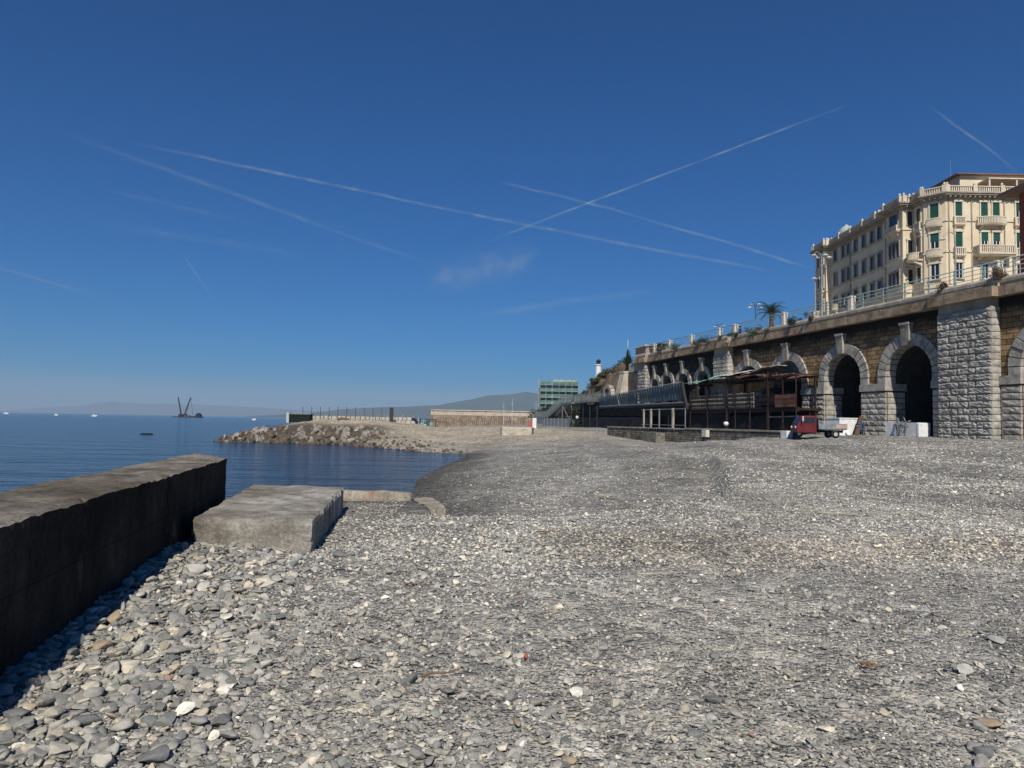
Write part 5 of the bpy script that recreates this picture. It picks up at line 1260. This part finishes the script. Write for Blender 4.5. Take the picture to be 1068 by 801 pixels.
# ---------------------------------------------------------------- cliff with lighthouse and green building
CPX = [-30, 0, .5, 1.2, 2, 4, 8, 20, 60]; CPZ = [0, 0, 3, 6.5, 9, 11.3, 14.2, 17, 17]
def cliff_h(x, y):
    b = np.maximum(47 - .23 * y, .095 * y)
    wob_ = vnoise(x * 0 + x, y, 7, 31) * 2.2 + vnoise(x, y, 2.5, 32) * .9
    h = np.interp(x - b + wob_, CPX, CPZ) * ss(126, 134, y)
    return h + (vnoise(x, y, 3, 21) * 2.0 + vnoise(x, y, 1.1, 22) * 1.6 + vnoise(x, y, .5, 23) * .9) * np.minimum(1, h / 2) + .4
cx = np.linspace(5, 60, 170); cyy = np.linspace(124, 215, 130); CX, CY = np.meshgrid(cx, cyy)
cl_ = gridmesh('cliff', CX, CY, cliff_h(CX, CY), M['cliffbrown'], smooth=False); tag(cl_, kind='structure')
def czz(x, y): return float(cliff_h(np.array([x]), np.array([y]))[0])
CB = [(606, 165, 1.6, 'leafdark', 'dark shrub at the left foot of the cliff'), (611, 160, 1.9, 'leaf', 'green shrub on the left edge of the cliff'), (616, 164, 2.0, 'leafdark', 'dark shrub on the crest just left of the lighthouse'), (622, 158, 2.0, 'leaf', 'green shrub right under the lighthouse'),
      (628, 160, 2.0, 'leaf', 'green shrub on the crest just right of the lighthouse'), (634, 156, 2.0, 'leafdark', 'dark shrub halfway between the lighthouse and the buttress'), (640, 152, 2.4, 'leafdark', 'large dark shrub on the crest left of the cypress'), (647, 150, 2.4, 'leafdark', 'large dark shrub behind the pale buttress'),
      (653, 148, 2.4, 'leafdark', 'dark shrub at the foot of the cypress'), (615, 152, 1.5, 'leafdry', 'brownish shrub low on the cliff face'), (623, 148, 1.6, 'leaf', 'green shrub low on the cliff face above the walkway'), (632, 144, 1.6, 'leaf', 'green shrub on the cliff face left of the buttress'), (628, 152, 1.6, 'leafdry', 'dry brown shrub in the middle of the cliff face'), (640, 142, 1.5, 'leafdry', 'dry shrub beside the foot of the buttress')]
for i, (px_, y, r, m, lab) in enumerate(CB):
    x = (px_ - 534) / 745 * y
    bush((x, y, czz(x, y) - .3), r, r * .9, r * .9, m, lab, 120 + i, 1700, .14, group='shrubs covering the cliff')
g2 = random.Random(3)
for i in range(22):
    y = g2.uniform(130, 160); b0 = max(47 - .23 * y, .095 * y); x = b0 + g2.uniform(.8, 5)
    r = g2.uniform(.8, 1.5)
    bush((x, y, czz(x, y) - .2), r, r, r * .8, g2.choice(('leaf', 'leafdark', 'leafdry')), 'low shrub clinging to the rocky face of the cliff', 160 + i, 900, .13, group='shrubs covering the cliff')
for i, (x, y, z, r) in enumerate(((9.2, 172, 6.6, 3.2), (12.0, 172, 7.3, 3.4), (14.3, 171, 7.6, 3.2), (15.4, 168, 8.5, 2.6))):
    t = tree((x, y, z - 5.5), 4.6, r, 2.6, 'leafdark', ('dark round tree at the left before the green netted building', 'second dark tree before the green netted building', 'third dark tree before the green netted building', 'dark tree where the cliff meets the green netted building')[i], 140 + i, 2600, .25, group='trees before the netted building')
lh = thing('lighthouse', 'small white lighthouse with a dark lantern on top of the wooded cliff', 'lighthouse', (27.8, 230, 15.5))
MB().lathe([(1.1, -4), (.95, 3), (.85, 6.3), (1.1, 6.5), (1.1, 6.8)], 14).build('tower', 'white', lh, smooth=False)
MB().lathe([(.7, 6.81), (.7, 7.9)], 10).build('lantern', 'glass', lh); MB().lathe([(.9, 7.905), (.6, 8.2), (.1, 8.5)], 10).build('lantern_roof', 'darksteel', lh)
MB().box(-.3, .3, -1.3, -1.1, .5, 2.0).build('door', 'darksteel', lh)
gb = thing('netted_building', 'building wrapped in green scaffold netting behind the dark trees', 'building', (8, 228, 2))
MB().box(1.2, 13.5, 1.2, 12, 0, 13.2).build('wall', 'palegreen', gb)
for i in range(7):
    z = 1.2 + i * 2.0
    MB().box(.9, 13.2, .1, 1.1, z, z + .16).build('scaffold_deck', 'steel', gb)
    MB().box(1.0, 4.6, .02, .08, z + .25, z + 1.15).box(5.2, 13.1, .02, .08, z + .25, z + 1.15).build('netting', 'greenpaint', gb)
for x in (.6, 1.0, 2.9, 4.9, 7.1, 9.2, 11.2, 13.2): MB().box(x - .09, x + .09, -.05, .015, 0, 15.2).build('scaffold_pole', 'steel' if x > .8 else 'curb', gb)
MB().box(5.2, 12.6, .3, 1.0, 13.3, 15.0).build('top_sheet', 'palegreen', gb)

# ---------------------------------------------------------------- long harbour wall and things before it
sw = thing('harbour_wall', 'long pale stained stone wall across the far end of the spit', 'wall', (-24.7, 220, 0))
mb = MB(); x = 0
while x < 36: mb.rustic(x, x + 2.4, 1.2, 3.3, -.6, 0, .0, 3, 3) if False else mb.box(x, x + 2.38, random.uniform(-.06, .0), 2, 0, 5.6 + .02 * x); x += 2.4
mb.build('wall', concrete('harbour_wall_stone', (.22, .18, .14), (.46, .40, .32), (.6, .5, .42)), sw)
MB().box(-.1, 36.2, -.35, 2.3, 6.35, 6.65).box(-.1, 36, -.1, 2, 5.0, 6.345).build('coping', 'sand', sw)
bf = thing('beach_fence', 'row of low brown fence posts before the long harbour wall', 'fence', (-24, 206, 2.3))
mb = MB()
for i in range(60): mb.tube([(i * .58, 0, -.3), (i * .58 + .02, 0, 1.3 + .2 * math.sin(i * 1.7))], .07, 5)
mb.build('pickets', 'wood', bf); MB().box(0, 34, -.04, .04, .9, 1.0).build('rail', 'wood', bf)
chunk_ = bmobj('concrete_slab', rough_block([(-3.2, -1), (.6, -1.4), (1.0, 2), (-3.4, 2)], 0, 1.25, 14, 8, 8, .06, .1, seed=31), 'sand'); chunk_.location = (2.0, 91, 1.45); tag(chunk_, 'pale sandy concrete slab at the back of the beach left of the staircase', 'slab')
te = thing('beach_tent', 'small red and white beach tent left of the steel staircase', 'tent', (3.8, 130, 2.2)); MB().hexa([(-.8, -1, 0), (0, -1, 0), (-.8, 1, 0), (0, 1, 0), (-.6, -.1, 1.3), (-.2, -.1, 1.3), (-.6, .1, 1.3), (-.2, .1, 1.3)]).build('red_side', 'redcloth', te); MB().box(.05, .75, -.4, .4, 0, 1.9).build('white_cabin', 'white', te)
for i, (x, y, h, lab) in enumerate(((-1.9, 175, 5.9, 'thin pale mast left of two, beyond the harbour wall'), (.2, 175, 6.9, 'taller thin pale mast beyond the harbour wall'), (6.0, 175, 6.4, 'thin pale mast at the left side of the netted building'))):
    t = thing('mast', lab, 'mast', (x, y, 2.2), 0, 'masts beyond the harbour wall'); MB().tube([(0, 0, 0), (0, 0, h)], .08, 6, .04).build('pole', 'greysheet', t); MB().tube([(-.5, 0, h * .8), (.5, 0, h * .8)], .03, 4).build('crossbar', 'greysheet', t)
# people-sized clutter on the spit: cart, tyre, crates
ct = thing('beach_cart', 'ochre and pinkish handcart parked at the far left of the spit beach', 'cart', (-20.8, 128, gz(-20.8, 128)))
MB().box(-1.6, .8, -.6, .6, .45, .95).build('tray', 'yellow', ct); MB().tube([(.8, 0, .8), (1.6, 0, 1.5)], .05, 5).build('handle', 'steel', ct)
MB().box(-1.3, -.2, -.5, .5, .955, 1.6).build('load', 'sand', ct)
for x in (-1.1, .3): w_ = MB().lathe([(.3, -.08), (.3, .08)], 12).build('wheel', 'rubber', ct); w_.rotation_euler = (R(90), 0, 0); w_.location = (x, -.65, .3)
ty = thing('tractor_tyre', 'big black tyre standing on the spit beach right of the ochre cart', 'tyre', (-17.6, 128, gz(-17.6, 128) + .75))
bm = bmesh.new(); me = bpy.data.meshes.new('tyre'); n = 24
mb = MB(); k0 = 0
for i in range(n):
    a_ = 2 * math.pi * i / n
    for j in range(8): b2 = 2 * math.pi * j / 8; r_ = .68 + .26 * math.cos(b2); mb.v.append((r_ * math.cos(a_), .28 * math.sin(b2), r_ * math.sin(a_)))
for i in range(n):
    for j in range(8): mb.f.append((i * 8 + j, i * 8 + (j + 1) % 8, ((i + 1) % n) * 8 + (j + 1) % 8, ((i + 1) % n) * 8 + j))
mb.build('tread', 'rubber', ty, smooth=True); MB().lathe([(.42, -.1), (.42, .1)], 14).build('rim', 'greysheet', ty).rotation_euler = (R(90), 0, 0)
for i, (x, lab) in enumerate(((-15.7, 'dark open frame box just right of the big tyre'), (-14.1, 'dark open frame box farthest right in the clutter on the spit'))):
    t = thing('frame_box', lab, 'box', (x, 128, gz(x, 128)), 0, 'dark frame boxes on the spit'); mb = MB()
    for a_ in (-.65, .55):
        for b2 in (-.4, .4): mb.box(a_, a_ + .1, b2 - .05, b2 + .05, 0, 1.35)
    mb.box(-.65, .65, -.45, .45, 1.353, 1.5).box(-.65, .65, -.45, .45, .1, .3); mb.build('frame', 'darksteel', t); MB().box(-.5, .1, -.3, .3, .303, .9).build('content', 'greensheet', t)
# container, low parapet and tall mesh fence on the breakwater
cn = thing('storage_container', 'dark green storage container on the crest of the breakwater', 'container', (-30.6, 104, gz(-30.6, 104) - .05))
MB().box(-1.5, 1.5, -.8, .8, .1, 1.25).build('body', 'tarpgreen', cn); MB().box(-1.6, 1.6, -.9, .9, 1.253, 1.36).build('roof', 'steel', cn)
mb = MB()
for i in range(9): mb.box(-1.4 + i * .34, -1.3 + i * .34, -.83, -.803, .15, 1.2)
mb.build('ribs', 'tarpgreen', cn); MB().box(-1.95, -1.55, -.5, .4, 0, 1.5).build('white_locker', 'greysheet', cn)
bp_ = thing('breakwater_parapet', 'low pale stone parapet along the back of the breakwater', 'parapet', (-31.5, 112, 0))
mb = MB(); x = 0
while x < 15.5: w_ = random.uniform(.5, .9); mb.rustic(x, x + w_, 2.6, 3.15 + random.uniform(0, .08), -.5, -.0, .05, 3, 3); mb.rustic(x + .2, x + w_ + .15, 3.16, 3.7 + random.uniform(0, .1), -.5, -.03, .05, 3, 3); x += w_
for b in (mb,): pass
o = mb.build('wall', 'sand', bp_); o.scale = (1, -1, 1)
fe = thing('mesh_fence', 'tall wire mesh fence with thin posts behind the breakwater', 'fence', (-32.1, 110, 3.0))
x = 0; i = 0
pp = MB().box(-.03, .03, -.03, .03, -.3, 2.15).build('post', 'darksteel', fe); 
for i in range(1, 11): q = pp.copy(); COL.objects.link(q); q.location = (i * 1.35, 0, 0)
MB().box(13.35, 13.95, -.05, .05, 0, 2.2).build('dark_panel', 'darksteel', fe)
mb = MB()
for k in range(9): mb.tube([(0, .03, .15 + k * .245), (13.5, .03, .15 + k * .245)], .007, 3)
for k in range(70): mb.tube([(k * .195, .04, .1), (k * .195, .04, 2.12)], .006, 3)
mb.build('wire_mesh', 'steel', fe)
lf = thing('low_fence', 'low steel fence at the seaward tip of the breakwater left of the container', 'fence', (-36.6, 106, gz(-34.5, 106))); railset(lf, (0, 0, 0), (4.4, 0, .1), .85, 9, 'darksteel'); 
# beach debris near the far boulders
for i, (x, y, lab) in enumerate(((-24.5, 104, 'dark brown driftwood log among pale stones on the breakwater'),)):
    o = MB().tube([(-.8, 0, .15), (0, .1, .3), (.9, -.05, .2)], .22, 7, .15).build('driftwood_log', 'wood'); o.location = (x, y, 3.1); tag(o, lab, 'log')

# ---------------------------------------------------------------- boats and barge
bg_ = thing('crane_barge', 'dark crane barge with two raised lattice booms out at sea', 'barge', (-560, 1240, 0), 0)
MB().hexa([(-23, -6, -1), (23, -6, -1), (-23, 6, -1), (23, 6, -1), (-25, -6.5, 1.6), (25, -6.5, 1.6), (-25, 6.5, 1.6), (25, 6.5, 1.6)]).build('hull', 'darksteel', bg_)
MB().box(14, 22, -4, 4, 1.603, 6.0).box(16, 20, -3, 3, 6.003, 8).build('deckhouse', 'tarp', bg_)
MB().box(-5, 3, -3, 3, 1.603, 3.6).box(5, 11, -3, 2, 1.603, 3.0).build('deck_cargo', 'rustsheet', bg_)
def boom(x0, x1, h, par):
    mb = MB(); n = 14; off = ((-.8, -.8), (.8, -.8), (.8, .8), (-.8, .8)); P = lambda k, i: Vector((x0 + (x1 - x0) * k / n + off[i][0] * (1 - .5 * k / n), off[i][1], 3 + (h - 3) * k / n))
    for i in range(4): mb.tube([P(0, i), P(n, i)], .3, 4)
    for k in range(n):
        for i in range(4): mb.tube([P(k, i), P(k + 1, (i + 1) % 4)], .18, 3)
    return mb.build('lattice_boom', 'darksteel', par)
boom(-12, -19, 35, bg_); boom(-7, 3, 35, bg_)
MB().tube([(3, 0, 35), (8, 0, 4)], .22, 4).tube([(-19, 0, 35), (-14, 0, 4)], .18, 4).build('cable', 'darksteel', bg_)
MB().box(-16, -9, -3, 3, 1.603, 5.5).box(-8.5, -3, -3.2, 3.2, 3.603, 6).build('crane_cab', 'rust', bg_)
def motorboat(x, y, s, label, rz=0):
    t = thing('motorboat', label, 'boat', (x, y, 0), rz, 'distant white boats'); MB().hexa([(-3 * s, -.7 * s, -.2), (2 * s, -.7 * s, -.2), (-3 * s, .7 * s, -.2), (2 * s, .7 * s, -.2), (-3.2 * s, -1.1 * s, 1.1 * s), (3.8 * s, -.15 * s, 1.4 * s), (-3.2 * s, 1.1 * s, 1.1 * s), (3.8 * s, .15 * s, 1.4 * s)]).build('hull', 'white', t)
    MB().hexa([(-1.4 * s, -.8 * s, 1.1 * s), (1.2 * s, -.6 * s, 1.2 * s), (-1.4 * s, .8 * s, 1.1 * s), (1.2 * s, .6 * s, 1.2 * s), (-1.2 * s, -.6 * s, 2.1 * s), (.4 * s, -.5 * s, 2.1 * s), (-1.2 * s, .6 * s, 2.1 * s), (.4 * s, .5 * s, 2.1 * s)]).build('cabin', 'white', t); return t
motorboat(-560, 960, 1.15, 'brightest white motorboat on the horizon in the left part of the sea', .3)
motorboat(-700, 1100, 1.0, 'faint white boat between the brightest one and the left edge', .2)
motorboat(-1010, 1430, 1.6, 'faint white boat at the left edge of the sea', .1)
motorboat(-255, 710, .8, 'white boat just off the tip of the breakwater', 2.9)
def sailboat(x, y, h, label):
    t = thing('sailboat', label, 'sailboat', (x, y, 0), random.uniform(-.4, .4), 'moored sailboats beyond the spit')
    MB().hexa([(-h * .35, -h * .06, -.2), (h * .3, -h * .05, -.2), (-h * .35, h * .06, -.2), (h * .3, h * .05, -.2), (-h * .38, -h * .11, h * .1), (h * .48, -.1, h * .13), (-h * .38, h * .11, h * .1), (h * .48, .1, h * .13)]).build('hull', 'white', t)
    MB().tube([(0, 0, h * .1), (0, 0, h)], .09, 5).tube([(0, 0, h * .25), (-h * .33, 0, h * .25)], .07, 5).build('mast', 'white', t)
    MB().hexa([(-h * .15, -.5, h * .105), (h * .1, -.4, h * .11), (-h * .15, .5, h * .105), (h * .1, .4, h * .11), (-h * .12, -.4, h * .17), (h * .03, -.3, h * .17), (-h * .12, .4, h * .17), (h * .03, .3, h * .17)]).build('cabin', 'white', t); return t
for i in range(12):
    y = random.uniform(420, 560); px = 383 + i * 5.4
    sailboat((px - 534) / 745 * y, y, random.uniform(4.5, 7), 'small white moored sailboat in the row beyond the mesh fence')

# ---------------------------------------------------------------- three wheeled truck
gzt = gz(21.5, 50)
tr = thing('three_wheeled_truck', 'small red three wheeled truck with a grey open cargo bed parked before the arches', 'truck', (21.4, 50, gzt), R(-3))
cabp = [(-1.62, .35), (-1.66, .62), (-1.54, .94), (-1.26, 1.46), (-1.05, 1.53), (-.32, 1.53), (-.26, 1.42), (-.26, .34)]
mb = MB(); k = len(mb.v)
for y, sh_ in ((-.6, .0), (-.66, .0), (.66, 0), (.6, 0)): pass
for y in (-.62, .62): mb.v += [(x + (0 if abs(y) else 0), y, z) for x, z in cabp]
n = len(cabp)
for i in range(n): mb.f.append((i, (i + 1) % n, n + (i + 1) % n, n + i))
mb.f.append(tuple(range(n))); mb.f.append(tuple(range(2 * n - 1, n - 1, -1))); cb_ = mb.build('cab', 'red', tr)
bv = cb_.modifiers.new('bevel', 'BEVEL'); bv.width = .05; bv.segments = 3
for sg in (-1, 1):
    y0 = sg * .622; mb = MB(); mb.add([(-1.18, y0 + sg * .012, 1.02), (-.42, y0 + sg * .012, 1.02), (-.42, y0 + sg * .012, 1.4), (-1.08, y0 + sg * .012, 1.4)], [(0, 1, 2, 3)]); mb.build('side_window', 'glass', tr)
    MB().box(-1.2, -1.18, y0 - .006, y0 + .014, .45, 1.0).box(-.40, -.38, y0 - .006, y0 + .014, .45, 1.5).box(-.52, -.42, y0 - .006, y0 + .03 * sg if sg > 0 else y0 - .03, .9, .93).build('door_seam', 'black', tr)
MB().add([(-1.545, -.5, .97), (-1.545, .5, .97), (-1.29, .46, 1.43), (-1.29, -.46, 1.43)], [(0, 1, 2, 3)]).build('windscreen', 'glass', tr)
for sg in (-1, 1): h_ = MB().lathe([(.09, 0), (.09, .05), (.03, .07)], 10).build('headlight', 'pillar', tr); h_.rotation_euler = (0, R(-90), 0); h_.location = (-1.63, sg * .4, .72)
MB().box(-1.32, -1.3, -.85, -.64, 1.28, 1.32).box(-1.36, -1.28, -.98, -.84, 1.15, 1.48).build('mirror', 'greysheet', tr)
MB().box(-.18, 1.75, -.74, -.70, .62, 1.0).box(-.18, 1.75, .70, .74, .62, 1.0).box(-.18, -.14, -.7, .7, .62, 1.0).box(1.71, 1.75, -.7, .7, .62, 1.0).box(-.14, 1.71, -.7, .7, .58, .64).box(-.2, -.16, -.74, .74, 1.0, 1.25).build('cargo_bed', 'steel', tr)
MB().box(1.0, 1.74, -.755, -.742, .68, .94).build('bed_side_panel', 'pinkish', tr)
MB().box(-.3, 1.6, -.35, .35, .38, .55).build('chassis', 'black', tr)
MB().tube([(.55, -.68, .5), (.62, -.68, .62), (1.0, -.68, .66), (1.38, -.68, .62), (1.45, -.68, .5)], .05, 6).build('mudguard', 'black', tr)
for x, y in ((-1.28, 0), (.98, -.62), (.98, .62)):
    t_ = MB().lathe([(.13, -.09), (.25, -.08), (.28, -.03), (.28, .03), (.25, .08), (.13, .09)], 18).build('wheel', 'rubber', tr, smooth=True); t_.rotation_euler = (R(90), 0, 0); t_.location = (x, y, .28)
    r_ = MB().lathe([(.03, -.1), (.13, -.095), (.13, .095), (.03, .1)], 12).build('rim', 'greysheet', t_)
# objects in the arch mouths
def at_arch(name, label, cat, s, o_, group=None): 
    p = A(s, o_); return thing(name, label, cat, (p.x, p.y, gz(p.x, p.y)), ARZ, group)
wb = at_arch('white_cabinet', 'tall white box standing in the mouth of the arch behind the truck', 'box', 7.3, .75)
MB().box(-1.0, .9, -1.0, .9, -.1, 1.5).build('body', 'white', wb); MB().box(-1.05, .95, -1.05, .95, 1.503, 1.6).build('lid', 'white', wb)
wc_ = at_arch('white_barrier', 'low wide white box filling the bottom of the large arch beside the big pilaster', 'box', -.4, .1)
MB().box(-1.55, 1.9, -.6, .7, -.1, 1.15).build('body', 'white', wc_); MB().box(-1.75, -1.56, -.3, .73, -.1, 1.1).build('end_panel', 'white', wc_)
tw = at_arch('scrap_pile', 'tangle of grey bent metal chairs and poles heaped on the white box', 'scrap', -.8, .95); mb = MB(); g_ = random.Random(4)
for i in range(16):
    x = g_.uniform(-.5, .7); mb.tube([(x, g_.uniform(.2, .5), 0), (x + g_.uniform(-.2, .2), .25, .9 + g_.uniform(-.1, .3)), (x + g_.uniform(-.5, .5), .0, 1.3 + g_.uniform(-.15, .3))], .035, 5)
for i in range(4): x = -.4 + i * .3; mb.box(x, x + .3, .1, .35, .85 + .1 * (i % 2), .92 + .1 * (i % 2))
mb.build('tubes', 'steel', tw)
bd = at_arch('wooden_board', 'brown wooden board leaning on the pier between two arches', 'board', 5.35, .3)
MB().hexa([(-.15, .15, 0), (.35, .15, 0), (-.15, .2, 0), (.35, .2, 0), (-.15, -.35, 1.75), (.35, -.35, 1.75), (-.15, -.3, 1.75), (.35, -.3, 1.75)]).build('board', 'wood', bd)
MB().hexa([(.5, .2, 0), (.62, .2, 0), (.5, .26, 0), (.62, .26, 0), (.4, -.3, 1.5), (.52, -.3, 1.5), (.4, -.25, 1.5), (.52, -.25, 1.5)]).build('plank', 'rust', bd)
# worker bending over at the pier
wk2 = at_arch('person', 'person in blue clothes bending down in front of the pier between two arches', 'person', 4.0, 1.0)
J = [(0, 0, .92), (.1, 0, 1.08), (.34, 0, 1.12), (.5, 0, 1.04), (.62, 0, .94), (.68, 0, .86), (.34, .17, 1.08), (.42, .2, .78), (.5, .16, .5), (.34, -.17, 1.08), (.42, -.2, .78), (.52, -.16, .52), (-.02, .1, .86), (.08, .14, .48), (-.04, .14, .09), (.1, .15, .04), (-.02, -.1, .86), (.04, -.14, .48), (-.1, -.14, .09), (.04, -.15, .04)]
skin_figure('body', J, E_, [.16, .15, .15, .06, .08, .06, .065, .05, .035, .065, .05, .035, .1, .075, .05, .04, .1, .075, .05, .04], 'blue', wk2)
h_ = MB().lathe([(.02, -.12), (.085, -.08), (.1, .02), (.08, .1), (.02, .13)], 10).build('head', 'skin', wk2, smooth=True); h_.location = (.68, 0, .9); h_.rotation_euler = (0, R(120), 0)
h2 = MB().lathe([(.1, -.02), (.112, .04), (.09, .12), (.02, .15)], 10).build('hair', 'black', wk2, smooth=True); h2.location = (.67, 0, .93); h2.rotation_euler = (0, R(60), 0)
wk2.rotation_euler = (0, 0, R(200))
rub = at_arch('rubbish_bag', 'crumpled white bag at the foot of the pier right of the truck', 'bag', 6.3, .8)
bm = facet_stone(77, 3, 6, .8, .35); 
for v_ in bm.verts: v_.co *= .32
o = bmobj('bag', bm, 'white', rub, smooth=True); o.location = (0, 0, .18)

# ---------------------------------------------------------------- air
HAZE = True
if HAZE:
    mb = MB().box(-22000, 9300, -300, 25800, -8, 720); hz = mb.build('haze')
    m = bpy.data.materials.new('haze'); m.use_nodes = True; t = m.node_tree; t.nodes.clear(); pv = t.nodes.new('ShaderNodeVolumePrincipled'); oo = t.nodes.new('ShaderNodeOutputMaterial')
    pv.inputs['Color'].default_value = (.60, .80, 1.0, 1); pv.inputs['Density'].default_value = 0.8e-4; pv.inputs['Anisotropy'].default_value = 0
    t.links.new(pv.outputs[0], oo.inputs['Volume']); hz.data.materials.append(m); tag(hz, kind='stuff')
    hz['label'] = 'thin sea haze over the far coast'
